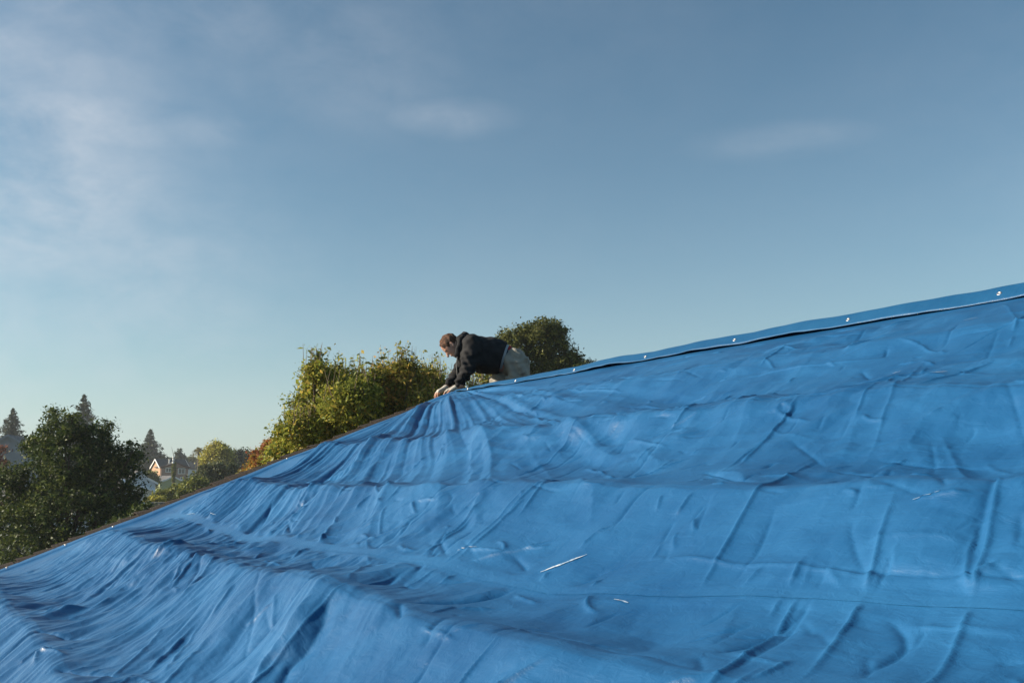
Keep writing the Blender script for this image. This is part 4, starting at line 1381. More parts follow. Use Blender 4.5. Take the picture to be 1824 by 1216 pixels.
def gable_house(root, x0, x1, y0, y1, eave, ridge, wall_mat, roof_mat, along='x', over=0.4, trim='trim', end_mat=None):
    """box with gable roof in local coordinates; the front looks to -y"""
    xm, ym = (x0 + x1) / 2, (y0 + y1) / 2
    if along == 'x':
        fr = [[(x0, y0, 0), (x1, y0, 0), (x1, y0, eave), (x0, y0, eave)], [(x1, y1, 0), (x0, y1, 0), (x0, y1, eave), (x1, y1, eave)]]
        en = [[(x0, y1, 0), (x0, y0, 0), (x0, y0, eave), (x0, ym, ridge), (x0, y1, eave)], [(x1, y0, 0), (x1, y1, 0), (x1, y1, eave), (x1, ym, ridge), (x1, y0, eave)]]
    else:
        fr = [[(x0, y0, 0), (x1, y0, 0), (x1, y0, eave), (xm, y0, ridge), (x0, y0, eave)], [(x1, y1, 0), (x0, y1, 0), (x0, y1, eave), (xm, y1, ridge), (x1, y1, eave)]]
        en = [[(x0, y1, 0), (x0, y0, 0), (x0, y0, eave), (x0, y1, eave)], [(x1, y0, 0), (x1, y1, 0), (x1, y1, eave), (x1, y0, eave)]]
    for nm, lst, mt in (('wall', fr, wall_mat), ('end_wall', en, end_mat or wall_mat)):
        for pl_ in lst:
            mb = MB()
            mb.poly(pl_)
            local_link(mb, nm, M[mt], root)
    for sg in (-1, 1):
        mb = MB()
        if along == 'x':
            hw = (y1 - y0) / 2
            k = (ridge - eave) / hw
            yo = ym + sg * (hw + over)
            pts = [(x0 - over, ym, ridge), (x1 + over, ym, ridge), (x1 + over, yo, ridge - k * (hw + over)), (x0 - over, yo, ridge - k * (hw + over))]
        else:
            hw = (x1 - x0) / 2
            k = (ridge - eave) / hw
            xo = xm + sg * (hw + over)
            # swept eaves: the slope eases towards the eave
            a = (xm + sg * hw * 0.55, ridge - k * hw * 0.62)
            b = (xo, ridge - k * hw * 0.98)
            mb.slab([(xm, y0 - over, ridge), (xm, y1 + over, ridge), (a[0], y1 + over, a[1]), (a[0], y0 - over, a[1])][::sg], (0, 0, 0.16))
            pts = [(a[0], y0 - over, a[1]), (a[0], y1 + over, a[1]), (b[0], y1 + over, b[1]), (b[0], y0 - over, b[1])][::sg]
        mb.slab(pts, (0, 0, 0.16))
        rf = local_link(mb, 'roof', M[roof_mat], root)
        # barge boards on the gables
        if along == 'x':
            for xe in (x0 - over - 0.04, x1 + over + 0.0):
                mb = MB()
                q = [(xe, ym, ridge - 0.14), (xe, yo, ridge - k * (hw + over) - 0.14), (xe, yo, ridge - k * (hw + over) + 0.18), (xe, ym, ridge + 0.18)]
                mb.slab(q, (0.05, 0, 0))
                local_link(mb, 'barge_board', M[trim], rf)
        else:
            mb = MB()
            ye = y0 - over - 0.05
            mb.slab([(xm, ye, ridge - 0.12), (a[0], ye, a[1] - 0.12), (a[0], ye, a[1] + 0.18), (xm, ye, ridge + 0.18)], (0, 0.05, 0))
            mb.slab([(a[0], ye, a[1] - 0.12), (b[0], ye, b[1] - 0.12), (b[0], ye, b[1] + 0.18), (a[0], ye, a[1] + 0.18)], (0, 0.05, 0))
            local_link(mb, 'barge_board', M[trim], rf)


# pink two-storey house: long roof along x, a cross gable to the front
Yh = 210.0
s_ = Yh / 1773.0
c0 = at(309, 868, Yh)
RZ = R(39)
pink = thing('pink_house', 'pink beige two storey house with grey roof and white framed windows', 'house', (c0[0], c0[1], 0), RZ)
zr = at(300, 818, Yh)[2]
ze = at(300, 831.5, Yh)[2]
za = at(306, 823, Yh - 1)[2]
gable_house(pink, -2.95, 2.9, 0.0, 5.2, ze - 0.1, zr, 'pink', 'roof_dark', 'x', 0.28, 'trim', 'peach')
gable_house(pink, -2.85, 2.85, -0.25, 2.4, ze - 0.15, za, 'pink', 'roof_dark', 'y', 0.4, 'brown_trim')
zw = at(300, 840.5, Yh)[2]
add_window(pink, -1.35, zw + 0.05, 1.0, 0.75, -0.25)
add_window(pink, 1.45, zw - 0.25, 1.3, 0.95, -0.25)
add_window(pink, 1.5, at(300, 853, Yh)[2], 0.35, 0.35, -0.25, 0)
mb = MB()
mb.box((-2.86, -0.30, at(300, 848.6, Yh)[2]), (2.86, -0.252, at(300, 848.0, Yh)[2]))
local_link(mb, 'belt_course', M['brown_trim'], pink)
mb = MB()
mb.tube([(-0.7, 1.2, za - 0.2), (-0.7, 1.2, za + 0.55)], [0.14, 0.14], 8)
mb.tube([(-0.7, 1.2, za + 0.55), (-0.7, 1.2, za + 0.68)], [0.22, 0.22], 8)
local_link(mb, 'vent_pipe', M['trim'], pink)

# sage green garage in front of it
Yg = 182.0
c0 = at(306.5, 868, Yg)
sage = thing('green_garage', 'low sage green gabled garage in front of the pink house', 'garage', (c0[0], c0[1], 0), R(44))
zr = at(306, 848, Yg)[2]
ze = at(306, 858.5, Yg)[2]
gable_house(sage, -2.35, 2.35, 0, 4.6, ze, zr, 'sage', 'roof_grey', 'y', 0.3, 'trim')
mb = MB()
mb.box((-2.40, 2.2, 0.3), (-2.352, 2.42, ze - 0.1))
local_link(mb, 'downpipe', M['sage'], sage)

# white house, mostly behind the big evergreen
Yw = 140.0
c0 = at(247, 868, Yw)
wh = thing('white_house', 'white gabled house half hidden by the big evergreen tree', 'house', (c0[0], c0[1], 0), R(26))
gable_house(wh, -2.2, 2.2, 0, 6.0, at(260, 862, Yw)[2], at(240, 838, Yw)[2], 'white', 'roof_grey', 'y', 0.3, 'trim')
mb = MB()
q0, q1 = at(260, 870, Yw)[2], at(260, 861, Yw)[2]
mb.slab([(-2.3, -2.0, q0 + 0.9), (2.1, -2.0, q0 - 0.5), (2.1, -0.01, q0 - 0.1), (-2.3, -0.01, q0 + 1.3)], (0, 0, 0.12))
local_link(mb, 'porch_roof', M['trim'], wh)

# dark roofed house to the right, only its roof and gable trim show
Yd = 240.0
c0 = at(341, 868, Yd)
dh = thing('dark_roofed_house', 'house with plain dark roof right of the pink house', 'house', (c0[0], c0[1], 0), R(39))
gable_house(dh, -3.2, 3.0, 0, 6.0, at(341, 834, Yd)[2], at(341, 823, Yd)[2], 'white', 'roof_dark', 'x', 0.4, 'trim')

# blue grey house at the left edge
Yb = 120.0
c0 = at(14, 868, Yb)
bh = thing('blue_grey_house', 'pale blue grey gabled house at the left photo edge', 'house', (c0[0], c0[1], 0), R(10))
gable_house(bh, -2.4, 1.7, 0, 6.0, at(10, 792, Yb)[2], at(10, 776, Yb)[2], 'blue_grey', 'roof_grey', 'y', 0.3, 'blue_grey')
add_window(bh, -0.6, at(10, 808, Yb)[2], 0.7, 0.8, 0.0, 1, 'front', 'blue_grey')

# pale neighbouring wall behind the evergreen, and a grey flat roofed shed
Yn = 42.0
c0 = at(40, 990, Yn)
nb = thing('pale_house', 'pale walled low house glimpsed through the big evergreen tree', 'house', (c0[0], c0[1], 0), R(-8))
gable_house(nb, -6.0, 2.2, 0, 5.0, at(40, 905, Yn)[2], at(40, 880, Yn)[2], 'white', 'roof_grey', 'x', 0.35, 'trim')
add_window(nb, -0.6, 0.9, 1.1, 1.0, 0.0)
Ys = 62.0
c0 = at(276, 900, Ys)
sd_ = thing('grey_shed', 'grey flat roofed shed just above the brown roof edge', 'shed', (c0[0], c0[1], 0), R(39))
mb = MB()
zt = at(276, 894.5, Ys)[2]
mb.box((-1.0, 0, 0), (1.0, 1.6, zt - 0.12))
local_link(mb, 'wall', M['stucco'], sd_)
mb = MB()
mb.box((-1.15, -0.15, zt - 0.118), (1.15, 1.75, zt))
local_link(mb, 'roof', M['roof_grey'], sd_)

# ivy clad pole, plain pole and wire
Yp = 160.0
b = at(308, 868, Yp)
zt = at(308, 817, Yp)[2]
pl = thing('ivy_clad_pole', 'ivy covered utility pole in front of the pink house', 'pole', (b[0], b[1], 0), 0, 'utility poles')
mb = MB()
mb.tube([(b[0], b[1], -0.1), (b[0] + 0.02, b[1], zt)], [0.16, 0.12], 8)
mb.build('pole', M['pole'], pl, True)
mb = MB()
for zz in (0.0, 0.45, 0.8):
    mb.tube([(b[0] - 0.08, b[1] - 0.2, zt - 0.75 + zz), (b[0] - 0.08, b[1] - 0.2, zt - 0.42 + zz)], [0.17 - 0.05 * zz, 0.17 - 0.05 * zz], 10)
mb.build('insulator', M['trim'], pl, True)
mb = MB()
mb.tube([(b[0], b[1], zt - 0.1), (b[0] - 0.25, b[1], zt + 0.9), (b[0] - 0.55, b[1], zt + 1.9)], [0.035, 0.03, 0.02], 5)
mb.tube([(b[0] - 0.05, b[1], zt), (b[0] + 0.35, b[1], zt + 0.7)], [0.03, 0.015], 5)
mb.build('bare_stem', M['twig'], pl)
r = np.random.default_rng(77)
k = 2600
zz = r.uniform(at(308, 858, Yp)[2], zt - 0.5, k)
aa = r.uniform(0, 6.283, k)
rr = r.uniform(0.12, 0.33, k) * (1 + 0.25 * np.sin(zz * 2.1))
P = np.stack([b[0] + rr * np.cos(aa), b[1] + rr * np.sin(aa), zz], 1)
V, F = leaf_quads(P, 0.16, 0.2, 1.4, 78)
link('ivy', np_mesh('ivy', V, F), LM['hedge'], pl)
b2 = at(341.5, 868, 260.0)
z2 = at(341.5, 807, 260.0)[2]
pl2 = thing('utility_pole', 'thin distant utility pole left of the palm', 'pole', (b2[0], b2[1], 0), 0, 'utility poles')
mb = MB()
mb.tube([(b2[0], b2[1], -0.1), (b2[0], b2[1], z2)], [0.2, 0.15], 8)
mb.build('pole', M['pole'], pl2, True)
mb = MB()
mb.box((b2[0] - 0.9, b2[1] - 0.08, z2 - 0.5), (b2[0] + 0.9, b2[1] + 0.04, z2 - 0.36))
mb.build('crossarm', M['pole'], pl2)
for dz, lbl in ((0.0, 'upper thin wire strung between the two utility poles'), (0.9, 'lower thin wire strung between the two utility poles')):
    a_, e_ = np.array([b[0], b[1], zt - 0.25 - 0.35 * dz]), np.array([b2[0], b2[1], z2 - 0.3 - dz])
    mb = MB()
    q = [a_ + (e_ - a_) * s - np.array([0, 0, 1.2 * 4 * s * (1 - s)]) for s in np.linspace(0, 1, 14)]
    mb.tube(q, 0.022, 4)
    w_ = mb.build('overhead_wire', M['roof_dark'])
    w_['label'] = lbl
    w_['category'] = 'wire'
    w_['group'] = 'overhead wires'

# ------------------------------------------------------------------ haze
HAZE = True
if HAZE:
    mb = MB()
    mb.box((-230, -12, -1.0), (230, 330, 26.0))
    hm = bpy.data.materials.new('haze_air')
    hm.use_nodes = True
    hn = hm.node_tree.nodes
    for q in list(hn):
        if q.type == 'BSDF_PRINCIPLED':
            hn.remove(q)
    pv = hn.new('ShaderNodeVolumePrincipled')
    pv.inputs['Color'].default_value = (0.86, 0.91, 0.97, 1)
    pv.inputs['Density'].default_value = 0.00036
    pv.inputs['Anisotropy'].default_value = 0.3
    hm.node_tree.links.new(pv.outputs[0], hn['Material Output'].inputs['Volume'])
    hz = mb.build('haze', hm)
    hz['kind'] = 'stuff'

# ------------------------------------------------------------------ the worker kneeling behind the ridge
def surface_nets(f, lo, hi, step):
    """closed surface of f < 0 sampled on a grid; returns vertices and quads"""
    n = [int(math.ceil((hi[i] - lo[i]) / step)) + 1 for i in range(3)]
    ax = [lo[i] + step * np.arange(n[i]) for i in range(3)]
    X, Y_, Z = np.meshgrid(*ax, indexing='ij')
    D = f(np.stack([X, Y_, Z], -1)).astype(np.float32)
    ins = D < 0
    c = np.zeros([k - 1 for k in n], int)
    for dx in (0, 1):
        for dy in (0, 1):
            for dz in (0, 1):
                c += ins[dx:n[0] - 1 + dx, dy:n[1] - 1 + dy, dz:n[2] - 1 + dz]
    act = (c > 0) & (c < 8)
    ids = -np.ones(act.shape, int)
    cells = np.argwhere(act)
    ids[act] = np.arange(len(cells))
    acc = np.zeros((len(cells), 3))
    cnt = np.zeros(len(cells))
    corners = [(i, j, k) for i in (0, 1) for j in (0, 1) for k in (0, 1)]
    for a in range(8):
        for b in range(a + 1, 8):
            ca, cb = np.array(corners[a]), np.array(corners[b])
            if np.abs(ca - cb).sum() != 1:
                continue
            da = D[tuple((cells + ca).T)]
            db = D[tuple((cells + cb).T)]
            m_ = (da < 0) != (db < 0)
            s = np.where(m_, da / np.where(m_, da - db, 1), 0)
            acc += np.where(m_[:, None], ca + s[:, None] * (cb - ca), 0)
            cnt += m_
    V = (cells + acc / cnt[:, None]) * step + np.array(lo)
    F = []
    for axis in range(3):
        o = [0, 0, 0]
        o[axis] = 1
        s0 = ins[:n[0] - o[0], :n[1] - o[1], :n[2] - o[2]]
        s1 = ins[o[0]:, o[1]:, o[2]:]
        e = np.argwhere(s0 != s1)
        u, v = (axis + 1) % 3, (axis + 2) % 3
        ok = (e[:, u] > 0) & (e[:, v] > 0) & (e[:, u] < n[u] - 1) & (e[:, v] < n[v] - 1)
        e = e[ok]
        du, dv = np.eye(3, dtype=int)[u], np.eye(3, dtype=int)[v]
        q = np.stack([ids[tuple((e - du - dv).T)], ids[tuple((e - dv).T)], ids[tuple(e.T)], ids[tuple((e - du).T)]], 1)
        fl = ~s0[tuple(e.T)]
        q[fl] = q[fl][:, ::-1]
        F.append(q)
    return V, np.concatenate(F)


def cone(P, a, b, ra, rb, sy=1.0):
    a, b = np.array(a, float), np.array(b, float)
    d = b - a
    s = np.clip(((P - a) @ d) / (d @ d), 0, 1)
    q = P - a - s[..., None] * d
    if sy != 1.0:
        q = q * np.array([1, 1 / sy, 1])
    return np.linalg.norm(q, axis=-1) - (ra + (rb - ra) * s)


def ell(P, c, r, ax=None):
    q = P - np.array(c, float)
    if ax is not None:
        q = q @ np.array(ax).T
    r = np.array(r, float)
    k = np.linalg.norm(q / r, axis=-1)
    return (k - 1) * r.min()


def smin(a, b, k):
    h = np.clip(0.5 + 0.5 * (b - a) / k, 0, 1)
    return b + (a - b) * h - k * h * (1 - h)


def su(k, *ds):
    o = ds[0]
    for d in ds[1:]:
        o = smin(o, d, k)
    return o


def wav(P, dirs, amp):
    o = 0
    for (d, ph) in dirs:
        o = o + np.sin(P @ np.array(d, float) + ph)
    return amp * o / len(dirs)


YM = 10.12                                  # mid-plane of the body
W = lambda px, py, dy=0.0: at(px, py, YM + dy)
shoN, shoF = W(841, 614, -0.17), W(838, 616, 0.17)
elbN, elbF = W(834, 656, -0.22), W(822, 656, 0.16)
wriN, wriF = W(815, 688, -0.17), W(797, 688, 0.06)
chest, waist, hips = W(850, 629), W(889, 638), W(914, 642)
hipN, hipF = W(920, 645, -0.10), W(903, 650, 0.10)


def far_deck(x, y):
    p = NV[0] * x + NV[1] * y + PERP
    return RIDGE - SLOPE * abs(p) + 0.02


kneN = np.array([W(934, 640, -0.10)[0], YM - 0.12, 0])
kneN[2] = far_deck(kneN[0], kneN[1]) + 0.085
kneF = np.array([W(878, 640, 0.12)[0], YM + 0.14, 0])
kneF[2] = far_deck(kneF[0], kneF[1]) + 0.085
ankN = kneN + np.array([0.36, 0.06, 0])
ankN[2] = far_deck(ankN[0], ankN[1]) + 0.075
ankF = kneF + np.array([0.37, 0.06, 0])
ankF[2] = far_deck(ankF[0], ankF[1]) + 0.075

person = thing('person', 'person in black hoodie and grey trousers kneeling over the ridge, pressing down the tarp', 'person', (hips[0], hips[1], float(far_deck(hips[0], hips[1]))))

# head frame: face looks down and to the left
fw = np.array([-0.55, 0.02, -0.83])
fw /= np.linalg.norm(fw)
lat = np.array([0, 1.0, 0]) - fw * fw[1]
lat /= np.linalg.norm(lat)
upv = np.cross(lat, fw)
if upv[2] < 0:
    upv = -upv
HA = np.stack([fw, lat, upv])               # rows: head axes
hc = W(805.5, 615.5, -0.02)
HS = 0.93


def hp(x, y, z):
    return hc + HS * (x * fw + y * lat + z * upv)


def head_sdf(P):
    q = ((P - hc) @ HA.T) / HS
    d = ell(q, (0.0, 0, 0.045), (0.100, 0.077, 0.088))
    d = su(0.03, d, ell(q, (0.030, 0, -0.02), (0.066, 0.062, 0.085)))
    d = su(0.03, d, cone(q, (0.03, 0, -0.06), (0.066, 0, -0.088), 0.042, 0.024))
    d = su(0.012, d, cone(q, (0.094, 0, 0.012), (0.122, 0, -0.026), 0.009, 0.014))          # nose
    d = su(0.010, d, cone(q, (0.080, -0.035, 0.026), (0.080, 0.035, 0.026), 0.014, 0.014))  # brow
    d = su(0.010, d, cone(q, (0.096, -0.016, -0.055), (0.096, 0.016, -0.055), 0.008, 0.008))  # lips
    for s in (-1, 1):
        e = ell(q, (-0.005, s * 0.078, 0.0), (0.020, 0.009, 0.032))
        e = np.maximum(e, -ell(q, (0.002, s * 0.086, 0.002), (0.010, 0.007, 0.018)))
        d = su(0.006, d, e)
        d = np.maximum(d, -ell(q, (0.098, s * 0.032, 0.008), (0.020, 0.018, 0.012)))
        d = np.minimum(d, ell(q, (0.082, s * 0.031, 0.006), (0.012, 0.013, 0.012)))
    return d * HS


neck_b = W(832, 618, 0.0)


def body_sdf(P):
    d = head_sdf(P)
    d = su(0.025, d, cone(P, hp(-0.035, 0, -0.05), neck_b, 0.056, 0.064))
    d = su(0.05, d, cone(P, chest, waist, 0.135, 0.125, 1.15), cone(P, waist, hips, 0.12, 0.13, 1.15))
    d = su(0.03, d, cone(P, shoN, elbN, 0.055, 0.042), cone(P, elbN, wriN, 0.042, 0.028))
    d = su(0.03, d, cone(P, shoF, elbF, 0.055, 0.042), cone(P, elbF, wriF, 0.042, 0.028))
    d = su(0.03, d, cone(P, hipN, kneN, 0.085, 0.052), cone(P, kneN, ankN, 0.052, 0.04))
    d = su(0.03, d, cone(P, hipF, kneF, 0.085, 0.052), cone(P, kneF, ankF, 0.052, 0.04))
    return d


def hand_parts(wri, tip_dir, thumb_side):
    """joint chains of one hand: palm and five bent fingers, from the wrist"""
    f = np.array(tip_dir, float)
    f /= np.linalg.norm(f)
    l = np.cross((0, 0, 1.0), f)
    l /= np.linalg.norm(l)
    u = np.cross(f, l)
    fingers = []
    for i, (o, L) in enumerate(((-0.034, 0.060), (-0.012, 0.074), (0.011, 0.080), (0.033, 0.072))):
        o = o * thumb_side
        k0 = wri + f * (0.092 - 0.004 * abs(i - 2)) + l * o + u * (-0.004)
        k1 = k0 + f * L * 0.40 + u * (-0.008) + l * o * 0.12
        k2 = k1 + f * L * 0.26 + u * (-0.022) + l * o * 0.10
        k3 = k2 + f * L * 0.08 + u * (-0.024)
        fingers.append((k0, k1, k2, k3))
    th0 = wri + f * 0.030 + l * 0.030 * thumb_side + u * (-0.010)
    th1 = th0 + f * 0.034 + l * 0.028 * thumb_side + u * (-0.012)
    th2 = th1 + f * 0.030 + l * 0.006 * thumb_side + u * (-0.016)
    return f, l, u, fingers, (th0, th1, th2)


def palm_sdf(P, wri, f, l, u, g=0.0):
    d = cone(P, wri - f * 0.05, wri + f * 0.01, 0.027 + g, 0.026 + g)
    for o in (-0.026, -0.009, 0.009, 0.026):
        d = su(0.014, d, cone(P, wri + f * 0.012 + l * o * 0.6, wri + f * 0.090 + l * o * 1.15 - u * 0.004, 0.017 + g, 0.0135 + g))
    return d


def hand_sdf(P, wri, hd):
    f, l, u, fingers, th = hd
    d = palm_sdf(P, wri, f, l, u)
    for (k0, k1, k2, k3) in fingers:
        e = np.minimum(np.minimum(cone(P, k0, k1, 0.0098, 0.0092), cone(P, k1, k2, 0.0092, 0.0086)), cone(P, k2, k3, 0.0086, 0.0076))
        d = su(0.005, d, e)
    e = np.minimum(cone(P, th[0], th[1], 0.0135, 0.011), cone(P, th[1], th[2], 0.011, 0.009))
    return su(0.008, d, e)


hdN = hand_parts(wriN + np.array([-0.01, 0, -0.012]), W(790, 703, -0.14) - wriN + np.array([0, 0, 0.035]), 1)
hdF = hand_parts(wriF + np.array([-0.01, 0, -0.012]), W(772, 702, 0.02) - wriF + np.array([0, 0, 0.02]), -1)
wN, wF = wriN + np.array([-0.01, 0, -0.012]), wriF + np.array([-0.01, 0, -0.012])


def bounds(pts, m_):
    pts = np.array(pts)
    return pts.min(0) - m_, pts.max(0) + m_


M['skin'] = noisy_mat('skin', (0.42, 0.22, 0.15), (0.50, 0.28, 0.20), 30.0, 0.5)
M['hair'] = noisy_mat('hair_brown', (0.05, 0.021, 0.010), (0.15, 0.062, 0.028), 60.0, 0.55, 0.6, 220, (1, 1, 1))
M['hoodie'] = noisy_mat('hoodie_black', (0.010, 0.010, 0.011), (0.022, 0.022, 0.024), 14.0, 0.9, 0.25, 120)
M['trousers'] = noisy_mat('trousers_grey', (0.25, 0.235, 0.20), (0.31, 0.29, 0.25), 7.0, 0.9, 0.25, 90)
M['glove'] = noisy_mat('glove_pale', (0.42, 0.39, 0.35), (0.55, 0.52, 0.47), 60.0, 0.9, 0.4, 300)
M['shirt'] = noisy_mat('shirt_pale', (0.35, 0.38, 0.42), (0.45, 0.48, 0.5), 20.0, 0.9)
M['navy'] = plain('waistband_navy', (0.02, 0.025, 0.045), 0.8)
M['redcloth'] = plain('waistband_red', (0.35, 0.025, 0.02), 0.8)
M['cord'] = plain('drawstring_grey', (0.16, 0.16, 0.155), 0.8)
M['boot'] = noisy_mat('boot_brown', (0.05, 0.035, 0.025), (0.09, 0.065, 0.045), 15.0, 0.7)

lo, hi = bounds([hc, kneN, kneF, ankN, ankF, wriF, wriN, hips, shoN, shoF], 0.17)
Vb, Fb = surface_nets(body_sdf, lo, hi, 0.0105)
parts = [(Vb, Fb)]
for (w_, hd) in ((wN, hdN), (wF, hdF)):
    allp = [w_ - hd[0] * 0.05] + [k for fg in hd[3] for k in fg] + list(hd[4])
    l_, h_ = bounds(allp, 0.03)
    parts.append(surface_nets(lambda P, w_=w_, hd=hd: hand_sdf(P, w_, hd), l_, h_, 0.0042))
off, VV, FF = 0, [], []
for (v, f_) in parts:
    VV.append(v)
    FF.append(f_ + off)
    off += len(v)
link('body', np_mesh('body', np.concatenate(VV), np.concatenate(FF), True), M['skin'], person)
# a finer head over the coarse one belongs to the same body
l_, h_ = bounds([hc], 0.165)
vh, fh = surface_nets(lambda P: head_sdf(P) - 0.0008, l_, h_, 0.0055)
me_b = [o for o in person.children if o.name.startswith('body')][0]
me_b.data = np_mesh('body', np.concatenate(VV + [vh]), np.concatenate(FF + [fh + off]), True)
me_b.data.materials.append(M['skin'])


def hair_sdf(P):
    q = ((P - hc) @ HA.T) / HS
    d = ell(q, (-0.006, 0, 0.050), (0.108, 0.0855, 0.096))
    tuft = 0.006 * np.sin(q[..., 0] * 95 + 3 * np.sin(q[..., 1] * 60)) * np.sin(q[..., 1] * 85 + q[..., 2] * 40)
    d = d + tuft
    # hairline: forehead, temples, above and behind the ears, nape
    cut = q[..., 0] * 0.80 - q[..., 2] * 0.62 - 0.018
    side = -(q[..., 2] + 0.028 + 0.35 * np.maximum(q[..., 0] + 0.02, 0))
    d = np.maximum(d, cut - 0.01 * np.sin(q[..., 1] * 70))
    d = np.maximum(d, np.maximum(side, q[..., 0] * 1.3 - 0.105))
    return d * HS


v, f_ = surface_nets(hair_sdf, l_, h_, 0.0055)
link('hair', np_mesh('hair', v, f_, True), M['hair'], person)

hemA = W(904, 611)
hemB = W(889, 662)
hem_n = np.array([math.cos(0.22), 0, math.sin(0.22)])
hem_n = np.array([(hemA - hemB)[2], 0, -(hemA - hemB)[0]])
hem_n /= np.linalg.norm(hem_n)
hem_c = (hemA + hemB) / 2


def hoodie_sdf(P):
    d = cone(P, W(846, 630), W(876, 633), 0.168, 0.172, 1.18)
    d = su(0.06, d, cone(P, W(876, 634), W(905, 637), 0.172, 0.142, 1.2))
    d = su(0.05, d, ell(P, W(868, 650), (0.16, 0.17, 0.075)))                         # hanging front
    d = su(0.06, d, cone(P, W(843, 611, -0.13), W(843, 611, 0.13), 0.085, 0.085))
    for (s, e, w_) in ((shoN, elbN, wriN), (shoF, elbF, wriF)):
        cuff = e + (w_ - e) * 0.90
        arm = su(0.03, cone(P, s, e, 0.100, 0.072), cone(P, e, cuff, 0.074, 0.046))
        ax = (w_ - s) / np.linalg.norm(w_ - s)
        al = (P - s) @ ax
        ring = 0.006 * np.sin(al * 62 + 4 * np.sin(P[..., 1] * 16) + 2.5 * np.sin(P[..., 0] * 21)) + 0.005 * np.sin(al * 118 + P[..., 0] * 45 + 2)
        arm = arm + ring * np.clip(al * 6, 0, 1)
        d = su(0.045, d, arm)
    d = d + wav(P, [((34, 8, 12), 0.3), ((21, 15, -38), 1.2), ((9, -26, 33), 2.2)], 0.010)
    d = d + wav(P, [((70, 18, 44), 1.3), ((-52, 40, 60), 0.2)], 0.0045)
    over = (P - hem_c) @ hem_n
    d = np.maximum(d, over)
    d = np.maximum(d, -(body_core(P)))
    return d


def body_core(P):
    return cone(P, W(840, 627), W(925, 642), 0.11, 0.125)


lo2, hi2 = bounds([shoN, shoF, wriN, wriF, W(905, 637), W(870, 660), W(846, 600)], 0.26)
v, f_ = surface_nets(hoodie_sdf, lo2, hi2, 0.0095)
hood_o = link('hoodie', np_mesh('hoodie', v, f_, True), M['hoodie'], person)


def hood_sdf(P):
    # thrown-back hood: a soft roll round the neck with a peak behind the head
    n1, n2, n3 = W(822, 604, -0.085), W(829, 600, 0.0), W(822, 604, 0.085)
    d = su(0.03, cone(P, W(815, 630, -0.085), n1, 0.030, 0.042), cone(P, n1, n2, 0.042, 0.044), cone(P, n2, n3, 0.044, 0.042), cone(P, n3, W(815, 630, 0.085), 0.042, 0.030))
    d = su(0.03, d, cone(P, W(827, 598, 0), W(836, 612, 0), 0.030, 0.062, 1.6))
    d = su(0.03, d, cone(P, W(816, 632, -0.07), W(826, 640, 0.0), 0.034, 0.05), cone(P, W(816, 632, 0.07), W(826, 640, 0.0), 0.034, 0.05))
    d = d + wav(P, [((80, 30, 50), 0.3), ((-60, 70, 40), 1.1)], 0.006)
    d = np.maximum(d, -head_sdf(P) + 0.004)
    return d


lo3, hi3 = bounds([W(812, 596, -0.14), W(842, 644, 0.14)], 0.06)
v, f_ = surface_nets(hood_sdf, lo3, hi3, 0.0075)
link('hood', np_mesh('hood', v, f_, True), M['hoodie'], hood_o)
for dy in (-0.07, -0.045):
    a_ = W(815.5, 630 + 60 * abs(dy + 0.07), dy)
    mb = MB()
    mb.tube([a_ + np.array([0.0, -0.02, 0.0]), a_ + np.array([-0.012, -0.03, -0.10]), a_ + np.array([-0.008 - dy * 0.1, -0.03, -0.22])], [0.0055, 0.005, 0.006], 6)
    mb.build('drawstring', M['cord'], hood_o, True)


def trousers_sdf(P):
    d = ell(P, W(914, 645), (0.140, 0.185, 0.135))
    d = su(0.05, d, cone(P, W(903, 638), W(915, 648), 0.122, 0.122, 1.22))
    legN = su(0.03, cone(P, hipN + (0.0, 0, 0.0), kneN, 0.128, 0.088), cone(P, kneN, ankN, 0.088, 0.068))
    legF = su(0.03, cone(P, hipF, kneF, 0.128, 0.112), cone(P, kneF, ankF, 0.088, 0.068))
    d = su(0.035, d, np.minimum(legN, legF))
    d = d + wav(P, [((26, 12, 40), 0.6), ((48, -20, 25), 1.9)], 0.017)
    cr_ = np.sin((P @ np.array([55.0, 10.0, 38.0])) + 2.5 * np.sin(P[..., 2] * 14))
    d = d + 0.007 * cr_
    d = d + 0.003 * np.sin((P @ np.array([-40.0, 12.0, 95.0])) + 3.0 * np.sin(P[..., 0] * 18))
    # waist opening follows the belt line
    wn = np.array([-0.93, 0, 0.36])
    d = np.maximum(d, np.minimum((P - W(903.5, 628)) @ wn, P[..., 2] - W(900, 660)[2]))
    d = np.maximum(d, -np.maximum(cone(P, W(896, 635), W(914, 640), 0.115, 0.10, 1.2), -((P - W(911, 640)) @ -wn)))
    gnd = RIDGE - SLOPE * np.abs(P[..., 0] * NV[0] + P[..., 1] * NV[1] + PERP) + 0.024
    return np.maximum(d, gnd - P[..., 2])


lo4, hi4 = bounds([hipN, hipF, kneN, kneF, ankN, ankF, W(905, 612)], 0.17)
v, f_ = surface_nets(trousers_sdf, lo4, hi4, 0.0098)
tr_o = link('trousers', np_mesh('trousers', v, f_, True), M['trousers'], person)
# cargo pockets and flap: patches sewn on to the near thigh
def patch_part(name, c_, ux, uz, hx, hz, lift):
    ux = np.array(ux, float) / np.linalg.norm(ux)
    uz = np.array(uz, float) / np.linalg.norm(uz)

    def f(P):
        q = P - c_
        bx_ = np.maximum(np.abs(q @ ux) - hx, np.abs(q @ uz) - hz)
        return np.maximum(np.maximum(trousers_sdf(P) - lift, bx_), P[..., 1] - (YM - 0.04))
    l_, h_ = bounds([c_ + (0, -0.26, 0), c_ + (0, 0.1, 0)], max(hx, hz) * 1.5 + 0.02)
    v, f_ = surface_nets(f, l_, h_, 0.0075)
    link(name, np_mesh(name, v, f_, True), M['trousers'], tr_o)


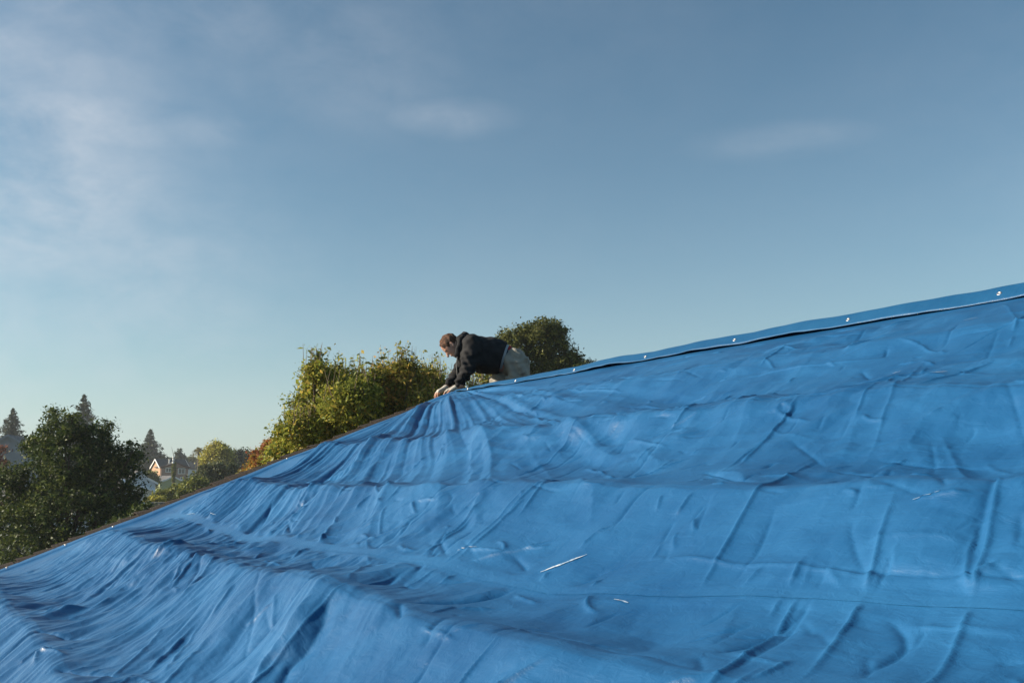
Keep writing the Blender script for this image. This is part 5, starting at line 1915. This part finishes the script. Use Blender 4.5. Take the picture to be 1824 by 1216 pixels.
patch_part('pocket', W(931, 655, -0.1), (0.95, 0, 0.25), (-0.25, 0, 0.95), 0.060, 0.075, 0.009)
patch_part('pocket_flap', W(929, 645, -0.1), (0.95, 0, 0.25), (-0.25, 0, 0.95), 0.066, 0.022, 0.017)
patch_part('back_pocket', W(922, 630, -0.1), (0.8, 0, -0.6), (0.6, 0, 0.8), 0.050, 0.048, 0.008)
ring_c = W(903, 634)
for (nm, sh, ra, mat_, dx) in (('shirt_tail', 0.0, 0.140, 'shirt', -0.004), ('navy_waistband', 0.0, 0.133, 'navy', 0.010), ('red_waistband', 0.0, 0.137, 'redcloth', 0.026)):
    n_ = hem_n
    c_ = hem_c + n_ * (dx + 0.012)

    def band(P, c_=c_, n_=n_, ra=ra):
        d = cone(P, W(880, 634), W(916, 641), 0.150 + (ra - 0.140), 0.134 + (ra - 0.140), 1.2)
        d = np.maximum(d, np.abs((P - c_) @ n_) - 0.016)
        return np.maximum(d, W(905, 626)[2] - P[..., 2]) if nm == 'red_waistband' else d
    l5, h5 = bounds([hemA, hemB, hemA + (0, 0.16, 0), hemA - (0, 0.16, 0)], 0.07)
    v, f_ = surface_nets(band, l5, h5, 0.0085)
    link(nm, np_mesh(nm, v, f_, True), M[mat_], person)

for (w_, hd) in ((wN, hdN), (wF, hdF)):
    f__, l__, u__, fg, th = hd

    def glove(P, w_=w_, f__=f__, l__=l__, u__=u__, fg=fg, th=th):
        d = palm_sdf(P, w_, f__, l__, u__, 0.0045)
        for (k0, k1, k2, k3) in fg:
            d = su(0.005, d, cone(P, k0, k0 + (k1 - k0) * 0.85, 0.0125, 0.0120))
        d = su(0.008, d, cone(P, th[0], th[0] + (th[1] - th[0]) * 0.7, 0.0165, 0.0145))
        return np.maximum(d, -((P - (w_ - f__ * 0.012)) @ f__))
    l6, h6 = bounds([w_ - f__ * 0.05] + [k for q in fg for k in q] + list(th), 0.03)
    v, f_ = surface_nets(glove, l6, h6, 0.0042)
    link('glove', np_mesh('glove', v, f_, True), M['glove'], person)

for (a_, k_) in ((ankN, kneN), (ankF, kneF)):
    dr = (a_ - k_) / np.linalg.norm(a_ - k_)
    toe = a_ + dr * 0.06 + np.array([0.02, 0, -0.03])
    heel = a_ + dr * 0.05 + np.array([0, 0, 0.05])

    def boot(P, a_=a_, dr=dr):
        d = su(0.03, cone(P, a_ - dr * 0.02, a_ + dr * 0.05, 0.055, 0.052), cone(P, a_ + dr * 0.05 + np.array([0, 0, 0.03]), a_ + dr * 0.07 + np.array([0.03, 0, -0.10]), 0.046, 0.040, 1.1))
        gnd = RIDGE - SLOPE * np.abs(P[..., 0] * NV[0] + P[..., 1] * NV[1] + PERP) + 0.024
        return np.maximum(d, gnd - P[..., 2])
    l7, h7 = bounds([a_, a_ + dr * 0.15], 0.14)
    v, f_ = surface_nets(boot, l7, h7, 0.009)
    link('boot', np_mesh('boot', v, f_, True), M['boot'], person)
